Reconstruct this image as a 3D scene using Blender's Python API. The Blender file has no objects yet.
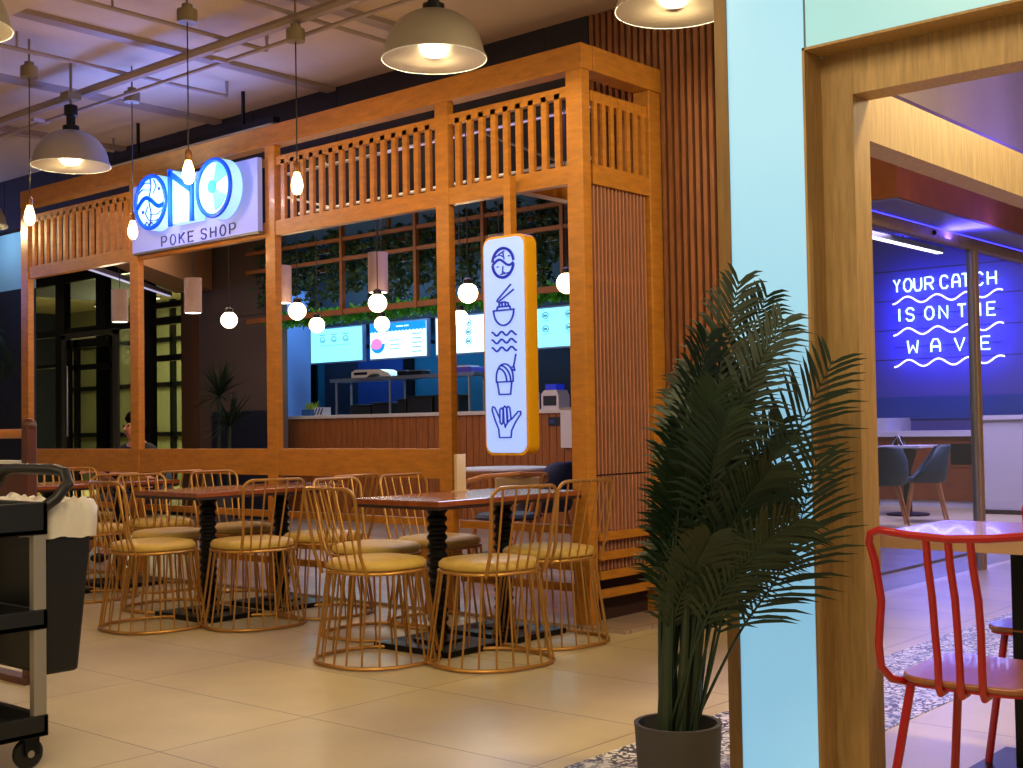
import bpy, math, random
from mathutils import Vector, Matrix
from math import sin, cos, pi, radians

# ---------------------------------------------------------------- camera, world, exposure
scn = bpy.context.scene
col = scn.collection
cam_data = bpy.data.cameras.new('camera')
cam = bpy.data.objects.new('camera', cam_data)
col.objects.link(cam)
cam_data.sensor_fit = 'HORIZONTAL'
cam_data.sensor_width = 36.0
cam_data.lens = 1256.0 / 1023.0 * 36.0
cam_data.clip_start = 0.05
cam_data.clip_end = 100
_yaw, _pitch, _roll = radians(40.9), radians(1.9), radians(0.93)
_f = Vector((-sin(_yaw) * cos(_pitch), cos(_yaw) * cos(_pitch), sin(_pitch)))
_r = Vector((cos(_yaw), sin(_yaw), 0))
_u = _r.cross(_f)
_r2 = _r * cos(_roll) - _u * sin(_roll)
_u2 = _u * cos(_roll) + _r * sin(_roll)
cam.matrix_world = Matrix(((_r2.x, _u2.x, -_f.x, 0), (_r2.y, _u2.y, -_f.y, 0), (_r2.z, _u2.z, -_f.z, 1.1), (0, 0, 0, 1)))
scn.camera = cam

scn.view_settings.view_transform = 'Standard'
scn.view_settings.look = 'None'
scn.view_settings.exposure = 0.75
scn.view_settings.gamma = 1.0
scn.view_settings.use_curve_mapping = False

world = bpy.data.worlds.new('world')
scn.world = world
world.use_nodes = True
world.node_tree.nodes['Background'].inputs[0].default_value = (0.80, 0.66, 0.46, 1)
world.node_tree.nodes['Background'].inputs[1].default_value = 0.14


def light(kind, loc, power, color, size=0.1, size_y=None, direction=None, spot=None, parent=None):
    d = bpy.data.lights.new('light', kind)
    d.energy = power
    d.color = color
    if kind == 'AREA':
        d.size = size
        if size_y:
            d.shape = 'RECTANGLE'
            d.size_y = size_y
    else:
        d.shadow_soft_size = size
    if spot:
        d.spot_size = radians(spot)
        d.spot_blend = 0.6
    o = bpy.data.objects.new('light', d)
    col.objects.link(o)
    if parent:
        o.parent = parent
    o.location = loc
    if direction:
        o.rotation_euler = Vector(direction).to_track_quat('-Z', 'Y').to_euler()
    return o


WARM = (1.0, 0.74, 0.42)
# ceiling lighting of the hall behind the camera
light('AREA', (-6.0, -0.5, 3.3), 80, (1.0, 0.80, 0.46), 7, 2, (0, 0.25, -1))
light('AREA', (-1.0, 0.6, 3.3), 58, (1.0, 0.82, 0.46), 3, 1.6, (0, 0.25, -1))
# raw bar room on the right: spots added to tint its floor blue
light('SPOT', (-2.3, 8.0, 3.4), 260, (0.30, 0.24, 1.0), 0.3, None, (0.0, 0.05, -1), 62)
light('SPOT', (-1.9, 5.4, 3.4), 170, (0.34, 0.26, 1.0), 0.3, None, (0.1, -0.1, -1), 60)
light('POINT', (-0.9, 6.4, 2.9), 50, (1.0, 0.78, 0.45), 0.25)  # warm fill lamp added for the ceiling and red-brown soffit
light('AREA', (-0.7, 4.4, 3.4), 40, (1.0, 0.80, 0.42), 0.3, 0.3, (-0.5, -0.3, -1))
light('AREA', (-4.9, 13.2, 3.3), 170, (0.80, 0.66, 1.0), 3.0, 2.0, (0, 0, -1))
# kitchen worklights, blue
light('AREA', (-11.2, 10.7, 3.2), 40, (0.25, 0.62, 1.0), 4.0, 0.6, (0, 0.1, -1))
# dining inside the shop
light('AREA', (-9.5, 7.6, 3.35), 32, (1.0, 0.74, 0.5), 5.0, 1.5, (0, 0, -1))
light('AREA', (-6.0, 6.9, 3.3), 24, (0.50, 0.42, 1.0), 2.5, 1.0, (0, 0, -1))


# ---------------------------------------------------------------- materials
def lin(c):
    return tuple((x / 12.92 if x <= 0.04045 else ((x + 0.055) / 1.055) ** 2.4) for x in [v / 255.0 for v in c])


def mat(name, rgb, rough=0.5, metal=0.0, emit=None, strength=1.0, noise=0.0, scale=8.0, bump=0.0,
        stretch=None, coat=0.0, spec=0.5, alpha=1.0, trans=0.0):
    m = bpy.data.materials.new(name)
    m.use_nodes = True
    nt = m.node_tree
    b = nt.nodes['Principled BSDF']
    c = lin(rgb) + (1,)
    b.inputs['Base Color'].default_value = c
    b.inputs['Roughness'].default_value = rough
    b.inputs['Metallic'].default_value = metal
    b.inputs['Specular IOR Level'].default_value = spec
    b.inputs['Coat Weight'].default_value = coat
    b.inputs['Transmission Weight'].default_value = trans
    if emit:
        b.inputs['Emission Color'].default_value = lin(emit) + (1,)
        b.inputs['Emission Strength'].default_value = strength
    if noise or bump:
        tc = nt.nodes.new('ShaderNodeTexCoord')
        mp = nt.nodes.new('ShaderNodeMapping')
        nt.links.new(tc.outputs['Object'], mp.inputs['Vector'])
        if stretch:
            mp.inputs['Scale'].default_value = stretch
        n = nt.nodes.new('ShaderNodeTexNoise')
        n.inputs['Scale'].default_value = scale
        n.inputs['Detail'].default_value = 5
        n.inputs['Roughness'].default_value = 0.6
        nt.links.new(mp.outputs[0], n.inputs['Vector'])
        if noise:
            r = nt.nodes.new('ShaderNodeValToRGB')
            lo, hi = 1 - noise, 1 + noise
            r.color_ramp.elements[0].position = 0.3
            r.color_ramp.elements[1].position = 0.7
            r.color_ramp.elements[0].color = tuple(min(1, x * lo) for x in c[:3]) + (1,)
            r.color_ramp.elements[1].color = tuple(min(1, x * hi) for x in c[:3]) + (1,)
            nt.links.new(n.outputs['Fac'], r.inputs['Fac'])
            nt.links.new(r.outputs[0], b.inputs['Base Color'])
        if bump:
            bm_ = nt.nodes.new('ShaderNodeBump')
            bm_.inputs['Strength'].default_value = bump
            bm_.inputs['Distance'].default_value = 0.01
            nt.links.new(n.outputs['Fac'], bm_.inputs['Height'])
            nt.links.new(bm_.outputs[0], b.inputs['Normal'])
    return m


M = {}
M['frame'] = mat('frame_timber', (180, 114, 34), 0.45, noise=0.2, scale=6, stretch=(1.5, 1.5, 6), coat=0.04)
M['slat'] = mat('slat_timber', (146, 90, 56), 0.5, noise=0.25, scale=10, stretch=(4, 4, 0.6))
M['slat_back'] = mat('slat_backing', (52, 26, 20), 0.7)
M['panel_wood'] = mat('counter_timber', (146, 86, 40), 0.45, noise=0.25, scale=9, stretch=(5, 5, 0.5))
M['oak'] = mat('pale_oak', (168, 134, 88), 0.5, noise=0.22, scale=14, stretch=(6, 6, 0.45), bump=0.05)
M['oak_h'] = mat('pale_oak_horizontal', (180, 146, 98), 0.5, noise=0.22, scale=14, stretch=(6, 6, 0.45), bump=0.05)
M['redwood'] = mat('red_brown_timber', (124, 60, 22), 0.5, noise=0.2, scale=6)
M['table_top'] = mat('table_walnut', (128, 66, 34), 0.22, noise=0.35, scale=7, stretch=(4, 0.5, 1), coat=0.4)
M['table_edge'] = mat('table_edge', (46, 26, 22), 0.4)
M['oak_top'] = mat('oak_table_top', (190, 150, 120), 0.18, noise=0.15, scale=7, stretch=(0.6, 5, 1), coat=0.5)
M['iron'] = mat('black_iron', (16, 15, 20), 0.38, 0.4, spec=0.4)
M['copper'] = mat('copper_wire', (182, 132, 66), 0.36, 0.6)
M['cushion'] = mat('yellow_cushion', (205, 170, 84), 0.5, noise=0.12, scale=10)
M['white'] = mat('white_enamel', (215, 210, 205), 0.35)
M['lamp_out'] = mat('lamp_metal', (150, 138, 124), 0.35, 0.35)
M['lamp_in'] = mat('lamp_reflector', (240, 236, 214), 0.5, emit=(250, 246, 214), strength=0.85)
M['lamp_bulb'] = mat('lamp_bulb', (255, 250, 230), 0.5, emit=(255, 240, 200), strength=1.5)
M['filament'] = mat('filament_bulb', (255, 220, 160), 0.4, emit=(255, 205, 120), strength=9)
M['globe'] = mat('globe_glass', (255, 240, 220), 0.4, emit=(255, 222, 170), strength=4.5)
M['cord'] = mat('black_cord', (18, 14, 14), 0.6)
M['brass'] = mat('lamp_socket', (130, 84, 50), 0.4, 0.6)
M['box'] = mat('junction_box', (128, 112, 82), 0.5, 0.2)
M['pipe'] = mat('conduit_paint', (150, 132, 122), 0.5)
M['plaster'] = mat('ceiling_plaster', (196, 176, 150), 0.85, noise=0.10, scale=1.3, bump=0.15)
M['dark'] = mat('dark_board', (44, 40, 50), 0.75, noise=0.1, scale=2)
M['shop_ceiling'] = mat('dark_ceiling', (36, 36, 54), 0.8)
M['taupe'] = mat('taupe_paint', (92, 76, 70), 0.8, noise=0.06, scale=2)
M['navy'] = mat('navy_paint', (22, 28, 48), 0.6)
M['tan'] = mat('tan_board', (170, 122, 84), 0.7, noise=0.06, scale=3)
M['teal'] = mat('teal_tile', (34, 104, 140), 0.4, noise=0.08, scale=4)
M['blue'] = mat('blue_paint', (28, 60, 132), 0.5)
M['black_frame'] = mat('black_aluminium', (14, 15, 18), 0.35, 0.3)
M['grey_frame'] = mat('grey_aluminium', (104, 102, 102), 0.35, 0.4)
M['olive'] = mat('olive_wall', (124, 122, 92), 0.8, noise=0.15, scale=0.7)
M['beige'] = mat('beige_ceiling', (176, 164, 126), 0.8)
M['led'] = mat('white_led', (255, 255, 255), 0.4, emit=(255, 244, 226), strength=3.0)
M['led_cool'] = mat('cool_led', (240, 240, 255), 0.4, emit=(190, 190, 235), strength=0.45)
M['lavender_bar'] = mat('grey_profile', (150, 140, 160), 0.4, 0.3)
M['blue_led'] = mat('blue_led', (60, 60, 255), 0.4, emit=(40, 40, 255), strength=6.0)
M['cyl'] = mat('concrete_shade', (168, 142, 132), 0.7, noise=0.08, scale=12)
M['leaf'] = mat('palm_leaf', (20, 40, 20), 0.45, noise=0.3, scale=5)
M['stem'] = mat('palm_stem', (34, 46, 26), 0.6)
M['vine'] = mat('vine_leaf', (36, 70, 40), 0.6, noise=0.35, scale=7)
M['fern'] = mat('bright_leaf', (64, 168, 46), 0.5, noise=0.4, scale=9)
M['soil'] = mat('potting_soil', (34, 24, 20), 0.9)
M['pot'] = mat('charcoal_pot', (62, 56, 58), 0.75, noise=0.15, scale=9, bump=0.1)
M['plastic'] = mat('black_plastic', (20, 19, 22), 0.42)
M['alu'] = mat('brushed_aluminium', (168, 158, 148), 0.38, 0.5)
M['bag'] = mat('bin_liner', (232, 222, 214), 0.35, noise=0.06, scale=14)
M['stand'] = mat('dark_stained_wood', (78, 34, 22), 0.4, noise=0.2, scale=8)
M['rod'] = mat('honey_wood', (176, 108, 50), 0.4)
M['red'] = mat('red_enamel', (160, 8, 22), 0.3, coat=0.3)
M['chair_wood'] = mat('beech_seat', (136, 76, 44), 0.3, noise=0.25, scale=8, stretch=(5, 0.6, 1), coat=0.3)
M['navy_shell'] = mat('navy_upholstery', (22, 34, 62), 0.6)
M['slate_shell'] = mat('slate_upholstery', (34, 60, 76), 0.6)
M['beech'] = mat('beech_leg', (196, 132, 76), 0.45)
M['cream'] = mat('cream_board', (206, 176, 136), 0.6)
M['marble'] = mat('white_counter', (196, 190, 196), 0.35)
M['steel'] = mat('stainless_steel', (150, 156, 170), 0.3, 0.8)
M['icon'] = mat('icon_ink', (22, 40, 140), 0.5, emit=(24, 40, 180), strength=0.35)
M['sign_face'] = mat('lit_sign_face', (160, 186, 245), 0.5, emit=(150, 184, 255), strength=0.46)
M['sign_side'] = mat('sign_case', (236, 168, 18), 0.4)
M['board_face'] = mat('sign_board', (150, 156, 226), 0.5, emit=(130, 150, 255), strength=0.15)
M['letter_glow'] = mat('lit_letter_body', (200, 240, 250), 0.5, emit=(150, 228, 255), strength=0.42)
M['letter_blue'] = mat('blue_letter_edge', (6, 70, 190), 0.4, emit=(0, 70, 215), strength=0.4)
M['eye_blue'] = mat('cyan_letter_eye', (20, 140, 215), 0.4, emit=(20, 140, 215), strength=0.8)
M['text_ink'] = mat('sign_text', (38, 46, 96), 0.5)
M['halo'] = mat('blue_halo_led', (30, 60, 255), 0.5, emit=(30, 90, 255), strength=5.0)
M['cyan'] = mat('backlit_glass_panel', (150, 188, 206), 0.25, emit=(128, 196, 236), strength=0.44)
M['cyan2'] = mat('backlit_header_panel', (150, 190, 208), 0.25, emit=(126, 202, 214), strength=0.38)
M['trim_olive'] = mat('olive_oak_trim', (128, 92, 44), 0.5, noise=0.2, scale=10, stretch=(5, 5, 0.5))
M['seam'] = mat('grey_seam', (96, 110, 116), 0.5)
M['neon'] = mat('neon_tube', (240, 250, 255), 0.3, emit=(190, 228, 255), strength=3.0)
M['neon_wave'] = mat('neon_wave_tube', (235, 225, 255), 0.3, emit=(225, 215, 255), strength=2.6)
M['neon_wall'] = mat('indigo_wall', (72, 68, 140), 0.6)
M['dado_blue'] = mat('blue_tile_band', (26, 60, 130), 0.4)
M['screen_case'] = mat('screen_case', (150, 160, 196), 0.4, 0.3)
M['scr_cyan'] = mat('screen_cyan', (130, 222, 240), 0.4, emit=(128, 222, 240), strength=0.95)
M['scr_white'] = mat('screen_white', (210, 245, 250), 0.4, emit=(206, 244, 250), strength=0.95)
M['scr_blue'] = mat('screen_blue', (20, 120, 200), 0.4, emit=(20, 124, 205), strength=0.9)
M['scr_pink'] = mat('screen_pink', (230, 110, 170), 0.4, emit=(232, 116, 172), strength=0.9)
M['scr_ink'] = mat('screen_grey', (70, 130, 150), 0.4, emit=(70, 130, 150), strength=0.7)
M['purple_item'] = mat('violet_plastic', (84, 80, 214), 0.4)
M['paper'] = mat('paper', (200, 196, 210), 0.7)
M['skin'] = mat('skin', (196, 132, 104), 0.5)
M['hair'] = mat('black_hair', (10, 9, 9), 0.9, spec=0.1)
M['shirt'] = mat('black_cloth', (20, 20, 24), 0.8)
M['yellow_green'] = mat('yellow_green_leaf', (150, 170, 40), 0.5)
M['bowl_blue'] = mat('blue_pot', (50, 90, 150), 0.5)
M['pale_wall'] = mat('pale_blue_wall', (150, 190, 215), 0.7)


def glass_material(name, tint, fac):
    m = bpy.data.materials.new(name)
    m.use_nodes = True
    nt = m.node_tree
    nt.nodes.remove(nt.nodes['Principled BSDF'])
    out = nt.nodes['Material Output']
    tr = nt.nodes.new('ShaderNodeBsdfTransparent')
    tr.inputs[0].default_value = lin(tint) + (1,)
    gl = nt.nodes.new('ShaderNodeBsdfGlossy')
    gl.inputs['Roughness'].default_value = 0.02
    fr = nt.nodes.new('ShaderNodeLayerWeight')
    pw_ = nt.nodes.new('ShaderNodeMath')
    pw_.operation = 'POWER'
    pw_.inputs[1].default_value = 4
    mu = nt.nodes.new('ShaderNodeMath')
    mu.operation = 'MULTIPLY_ADD'
    mu.inputs[1].default_value = fac * .5
    mu.inputs[2].default_value = 0.03
    mx = nt.nodes.new('ShaderNodeMixShader')
    nt.links.new(fr.outputs['Facing'], pw_.inputs[0])
    nt.links.new(pw_.outputs[0], mu.inputs[0])
    nt.links.new(mu.outputs[0], mx.inputs[0])
    nt.links.new(tr.outputs[0], mx.inputs[1])
    nt.links.new(gl.outputs[0], mx.inputs[2])
    nt.links.new(mx.outputs[0], out.inputs[0])
    return m


M['glass'] = glass_material('clear_pane', (232, 236, 250), 1.0)
M['glass_dark'] = glass_material('smoked_pane', (206, 210, 190), 1.0)


def floor_material():
    m = bpy.data.materials.new('floor_tiles')
    m.use_nodes = True
    nt = m.node_tree
    b = nt.nodes['Principled BSDF']
    tc = nt.nodes.new('ShaderNodeTexCoord')
    mp = nt.nodes.new('ShaderNodeMapping')
    mp.inputs['Location'].default_value = (2.64, -3.13, 0)
    nt.links.new(tc.outputs['Object'], mp.inputs[0])
    br = nt.nodes.new('ShaderNodeTexBrick')
    br.offset = 0
    br.inputs['Scale'].default_value = 1.0
    br.inputs['Mortar Size'].default_value = 0.0035
    br.inputs['Mortar Smooth'].default_value = 0.3
    br.inputs['Brick Width'].default_value = 1.14
    br.inputs['Row Height'].default_value = 0.645
    br.inputs['Color1'].default_value = lin((204, 188, 148)) + (1,)
    br.inputs['Color2'].default_value = lin((196, 180, 144)) + (1,)
    br.inputs['Mortar'].default_value = lin((128, 110, 88)) + (1,)
    nt.links.new(mp.outputs[0], br.inputs['Vector'])
    no = nt.nodes.new('ShaderNodeTexNoise')
    no.inputs['Scale'].default_value = 2.2
    no.inputs['Detail'].default_value = 6
    nt.links.new(tc.outputs['Object'], no.inputs['Vector'])
    rp = nt.nodes.new('ShaderNodeValToRGB')
    rp.color_ramp.elements[0].position = 0.3
    rp.color_ramp.elements[0].color = (0.86, 0.84, 0.84, 1)
    rp.color_ramp.elements[1].position = 0.7
    rp.color_ramp.elements[1].color = (1.05, 1.04, 1.02, 1)
    nt.links.new(no.outputs['Fac'], rp.inputs[0])
    mx = nt.nodes.new('ShaderNodeMix')
    mx.data_type = 'RGBA'
    mx.blend_type = 'MULTIPLY'
    mx.inputs['Factor'].default_value = 1
    nt.links.new(br.outputs['Color'], mx.inputs[6])
    nt.links.new(rp.outputs[0], mx.inputs[7])
    nt.links.new(mx.outputs[2], b.inputs['Base Color'])
    b.inputs['Roughness'].default_value = 0.34
    b.inputs['Specular IOR Level'].default_value = 0.4
    return m


def pattern_material():
    # patterned cement tiles: flecked swirls and stars in white, blue grey and black
    m = bpy.data.materials.new('patterned_tiles')
    m.use_nodes = True
    nt = m.node_tree
    b = nt.nodes['Principled BSDF']
    tc = nt.nodes.new('ShaderNodeTexCoord')
    vo = nt.nodes.new('ShaderNodeTexVoronoi')
    vo.feature = 'DISTANCE_TO_EDGE'
    vo.inputs['Scale'].default_value = 26
    no = nt.nodes.new('ShaderNodeTexNoise')
    no.inputs['Scale'].default_value = 30
    no.inputs['Detail'].default_value = 1
    mxv = nt.nodes.new('ShaderNodeMix')
    mxv.data_type = 'VECTOR'
    mxv.inputs['Factor'].default_value = 0.06
    nt.links.new(tc.outputs['Object'], mxv.inputs[4])
    nt.links.new(no.outputs['Color'], mxv.inputs[5])
    nt.links.new(tc.outputs['Object'], no.inputs['Vector'])
    nt.links.new(mxv.outputs[1], vo.inputs['Vector'])
    r1 = nt.nodes.new('ShaderNodeValToRGB')
    r1.color_ramp.interpolation = 'CONSTANT'
    r1.color_ramp.elements[0].color = lin((56, 58, 74)) + (1,)
    r1.color_ramp.elements[1].position = 0.10
    r1.color_ramp.elements[1].color = lin((226, 222, 214)) + (1,)
    nt.links.new(vo.outputs['Distance'], r1.inputs[0])
    ch = nt.nodes.new('ShaderNodeTexChecker')
    ch.inputs['Scale'].default_value = 10
    mp = nt.nodes.new('ShaderNodeMapping')
    mp.inputs['Rotation'].default_value = (0, 0, radians(45))
    nt.links.new(tc.outputs['Object'], mp.inputs[0])
    nt.links.new(mp.outputs[0], ch.inputs['Vector'])
    ch.inputs['Color1'].default_value = lin((60, 84, 130)) + (1,)
    ch.inputs['Color2'].default_value = lin((196, 200, 210)) + (1,)
    big = nt.nodes.new('ShaderNodeTexChecker')
    big.inputs['Scale'].default_value = 3.334
    nt.links.new(tc.outputs['Object'], big.inputs['Vector'])
    nn = nt.nodes.new('ShaderNodeMath')
    nn.operation = 'MULTIPLY'
    nn.inputs[1].default_value = 0.35
    nt.links.new(big.outputs['Fac'], nn.inputs[0])
    mx = nt.nodes.new('ShaderNodeMix')
    mx.data_type = 'RGBA'
    nt.links.new(nn.outputs[0], mx.inputs[0])
    nt.links.new(r1.outputs[0], mx.inputs[6])
    nt.links.new(ch.outputs['Color'], mx.inputs[7])
    nt.links.new(mx.outputs[2], b.inputs['Base Color'])
    b.inputs['Roughness'].default_value = 0.4
    return m


def plank_material():
    m = bpy.data.materials.new('plank_tiles')
    m.use_nodes = True
    nt = m.node_tree
    b = nt.nodes['Principled BSDF']
    tc = nt.nodes.new('ShaderNodeTexCoord')
    br = nt.nodes.new('ShaderNodeTexBrick')
    br.inputs['Scale'].default_value = 1.0
    br.inputs['Mortar Size'].default_value = 0.004
    br.inputs['Brick Width'].default_value = 1.2
    br.inputs['Row Height'].default_value = 0.2
    br.inputs['Color1'].default_value = lin((176, 150, 132)) + (1,)
    br.inputs['Color2'].default_value = lin((150, 126, 116)) + (1,)
    br.inputs['Mortar'].default_value = lin((84, 66, 60)) + (1,)
    nt.links.new(tc.outputs['Object'], br.inputs['Vector'])
    nt.links.new(br.outputs['Color'], b.inputs['Base Color'])
    b.inputs['Roughness'].default_value = 0.3
    return m


M['floor'] = floor_material()
M['pattern'] = pattern_material()
M['plank'] = plank_material()


# ---------------------------------------------------------------- mesh helpers
class MB:
    def __init__(s):
        s.v = []
        s.f = []

    def box(s, x0, x1, y0, y1, z0, z1):
        n = len(s.v)
        s.v += [(x0, y0, z0), (x1, y0, z0), (x1, y1, z0), (x0, y1, z0), (x0, y0, z1), (x1, y0, z1), (x1, y1, z1), (x0, y1, z1)]
        s.f += [tuple(n + i for i in q) for q in ((0, 3, 2, 1), (4, 5, 6, 7), (0, 1, 5, 4), (1, 2, 6, 5), (2, 3, 7, 6), (3, 0, 4, 7))]
        return s

    def tube(s, pts, r, n=8, closed=False, cap=True):
        pts = [Vector(p) for p in pts]
        k = len(pts)
        rs = r if isinstance(r, (list, tuple)) else [r] * k
        base = len(s.v)
        up = None
        for i, p in enumerate(pts):
            if closed:
                t = pts[(i + 1) % k] - pts[i - 1]
            else:
                t = pts[min(i + 1, k - 1)] - pts[max(i - 1, 0)]
            t.normalize()
            if up is None:
                up = Vector((0, 0, 1)) if abs(t.z) < 0.9 else Vector((1, 0, 0))
            side = t.cross(up)
            if side.length < 1e-6:
                side = t.cross(Vector((0, 1, 0)))
            side.normalize()
            up = side.cross(t).normalized()
            for j in range(n):
                a = 2 * pi * j / n
                s.v.append(tuple(p + (side * cos(a) + up * sin(a)) * rs[i]))
        m = k if closed else k - 1
        for i in range(m):
            a0 = base + i * n
            a1 = base + ((i + 1) % k) * n
            for j in range(n):
                s.f.append((a0 + j, a0 + (j + 1) % n, a1 + (j + 1) % n, a1 + j))
        if not closed and cap:
            s.f.append(tuple(base + j for j in range(n))[::-1])
            s.f.append(tuple(base + (k - 1) * n + j for j in range(n)))
        return s

    def lathe(s, prof, c=(0, 0, 0), n=24, ax=None):
        base = len(s.v)
        k = len(prof)
        for r, z in prof:
            for j in range(n):
                a = 2 * pi * j / n
                s.v.append((c[0] + r * cos(a), c[1] + r * sin(a), c[2] + z))
        for i in range(k - 1):
            for j in range(n):
                s.f.append((base + i * n + j, base + i * n + (j + 1) % n, base + (i + 1) * n + (j + 1) % n, base + (i + 1) * n + j))
        if prof[0][0] > 1e-5:
            s.f.append(tuple(base + j for j in range(n))[::-1])
        if prof[-1][0] > 1e-5:
            s.f.append(tuple(base + (k - 1) * n + j for j in range(n)))
        return s

    def sphere(s, c, r, n=16, m=10, sc=(1, 1, 1)):
        base = len(s.v)
        for i in range(m + 1):
            t = pi * i / m
            for j in range(n):
                a = 2 * pi * j / n
                s.v.append((c[0] + r * sc[0] * sin(t) * cos(a), c[1] + r * sc[1] * sin(t) * sin(a), c[2] - r * sc[2] * cos(t)))
        for i in range(m):
            for j in range(n):
                s.f.append((base + i * n + j, base + i * n + (j + 1) % n, base + (i + 1) * n + (j + 1) % n, base + (i + 1) * n + j))
        return s

    def poly_y(s, pts, y0, y1):          # outline in (x, z), extruded along y
        n = len(s.v)
        k = len(pts)
        s.v += [(x, y0, z) for x, z in pts] + [(x, y1, z) for x, z in pts]
        s.f.append(tuple(range(n, n + k)))
        s.f.append(tuple(range(n + k, n + 2 * k))[::-1])
        for i in range(k):
            j = (i + 1) % k
            s.f.append((n + i, n + k + i, n + k + j, n + j))
        return s

    def poly_z(s, pts, z0, z1):          # outline in (x, y), extruded along z
        n = len(s.v)
        k = len(pts)
        s.v += [(x, y, z0) for x, y in pts] + [(x, y, z1) for x, y in pts]
        s.f.append(tuple(range(n, n + k))[::-1])
        s.f.append(tuple(range(n + k, n + 2 * k)))
        for i in range(k):
            j = (i + 1) % k
            s.f.append((n + i, n + j, n + k + j, n + k + i))
        return s


ALL = {}


def wloc(o):
    v = Vector(o.location)
    while o.parent:
        o = o.parent
        v = v + Vector(o.location)
    return v


def put(mb, name, m, parent=None, at=None, smooth=True, bevel=0, angle=35):
    off = wloc(parent) if parent else Vector((0, 0, 0))
    if not parent:
        if at is None:
            xs = [v[0] for v in mb.v]
            ys = [v[1] for v in mb.v]
            zs = [v[2] for v in mb.v]
            at = ((min(xs) + max(xs)) / 2, (min(ys) + max(ys)) / 2, min(zs))
        off = Vector(at)
    me = bpy.data.meshes.new(name)
    me.from_pydata([(v[0] - off.x, v[1] - off.y, v[2] - off.z) for v in mb.v], [], mb.f)
    me.materials.append(m)
    if smooth:
        me.polygons.foreach_set('use_smooth', [True] * len(me.polygons))
        me.set_sharp_from_angle(angle=radians(angle))
    me.update()
    o = bpy.data.objects.new(name, me)
    col.objects.link(o)
    if parent:
        o.parent = parent
    else:
        o.location = off
    if bevel:
        b = o.modifiers.new('bevel', 'BEVEL')
        b.width = bevel
        b.segments = 2
        b.limit_method = 'ANGLE'
    return o


def tag(o, label=None, cat=None, group=None, kind=None):
    if label:
        o['label'] = label
    if cat:
        o['category'] = cat
    if group:
        o['group'] = group
    if kind:
        o['kind'] = kind
    return o


def root(name, loc, label, cat, group=None):
    o = bpy.data.objects.new(name, None)
    o.empty_display_size = 0.1
    col.objects.link(o)
    o.location = loc
    return tag(o, label, cat, group)


def struct(mb, name, m, at=(0, 0, 0), **k):
    return tag(put(mb, name, m, at=at, **k), kind='structure')


def children(o):
    return [c for c in bpy.data.objects if c.parent == o]


def dup(o, parent=None):
    c = o.copy()
    col.objects.link(c)
    c.parent = parent
    for ch in children(o):
        dup(ch, c)
    return c


def place(proto, first, loc, rz, label, group=None):
    o = proto if first else dup(proto)
    o.location = loc
    o.rotation_euler = (0, 0, rz)
    o['label'] = label
    if group:
        o['group'] = group
    return o


# ---------------------------------------------------------------- the setting
struct(MB().box(-26, 2.5, -2.5, 16.6, -0.06, 0), 'floor', M['floor'], smooth=False)
struct(MB().box(-2.55, -1.95, -2.5, 12, 0.0, 0.003), 'floor', M['pattern'], smooth=False)
struct(MB().box(-17.5, -3.88, 5.36, 12, 0.0, 0.02), 'floor', M['plank'], smooth=False)

struct(MB().box(-26, 2.5, -2.5, 6.15, 3.63, 3.8), 'ceiling', M['plaster'], smooth=False)
struct(MB().box(-5.6, 2.5, 6.15, 16.6, 3.63, 3.8), 'ceiling', M['plaster'], smooth=False)
struct(MB().box(-20, -4.66, 6.25, 12, 3.42, 3.55), 'ceiling', M['shop_ceiling'], smooth=False)
struct(MB().box(-26, -3.0, -2.5, 3.33, 3.36, 3.63), 'ceiling', M['plaster'], smooth=False)
b = MB()
for x in (-9.9, -8.5, -7.1, -5.7, -4.3, -2.9):
    b.box(x, x + 0.10, 3.33, 6.15, 3.60, 3.63)
struct(b, 'ceiling', M['pipe'], smooth=False)

b = MB().box(-26, -4.66, 6.15, 6.25, 3.12, 3.63)
for x in range(-22, -4):
    b.box(x - 0.02, x, 6.146, 6.15, 3.12, 3.63)
struct(b, 'wall_soffit', M['dark'], smooth=False)
struct(MB().box(-4.70, -4.62, 6.25, 9.9, 0, 3.63), 'wall_side', M['navy'], smooth=False)
struct(MB().box(-5.68, -4.62, 9.9, 9.98, 0, 3.63), 'wall_side', M['navy'], smooth=False)
struct(MB().box(-5.68, -5.6, 9.98, 12, 0, 3.63), 'wall_side', M['navy'], smooth=False)
# slatted timber wall beside the shop
struct(MB().box(-4.66, -3.3, 6.19, 6.25, 0, 3.63), 'wall_right', M['slat_back'], smooth=False)
b = MB()
x = -4.65
while x < -3.33:
    b.box(x, x + 0.026, 6.155, 6.19, 0.0, 3.63)
    x += 0.047
struct(b, 'wall_right', M['slat'], smooth=False)

# back of the kitchen
b = MB().box(-14.5, -5.6, 11.5, 11.6, 0, 3.75)
struct(b, 'wall_back', M['teal'], smooth=False)
for x0, x1, mm in ((-13.78, -13.54, 'black_frame'), (-13.35, -12.67, 'navy'), (-12.67, -11.80, 'blue'), (-11.78, -11.62, 'black_frame'), (-10.0, -8.2, 'navy')):
    struct(MB().box(x0, x1, 11.46, 11.5, 0, 3.4), 'wall_back', M[mm], smooth=False)
struct(MB().box(-14.4, -5.6, 11.3, 11.46, 2.47, 3.42), 'wall_back', M['dark'], smooth=False)
struct(MB().box(-14.2, -13.46, 10.9, 11.3, 0, 3.0), 'wall_back', mat('periwinkle_paint', (150, 172, 236), 0.6), smooth=False)
struct(MB().poly_z([(-13.65, 9.6), (-13.55, 9.6), (-14.4, 10.2), (-14.4, 11.5), (-14.5, 11.5), (-14.5, 10.2)], 0, 3.42), 'wall_left', M['blue'], smooth=False)
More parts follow.
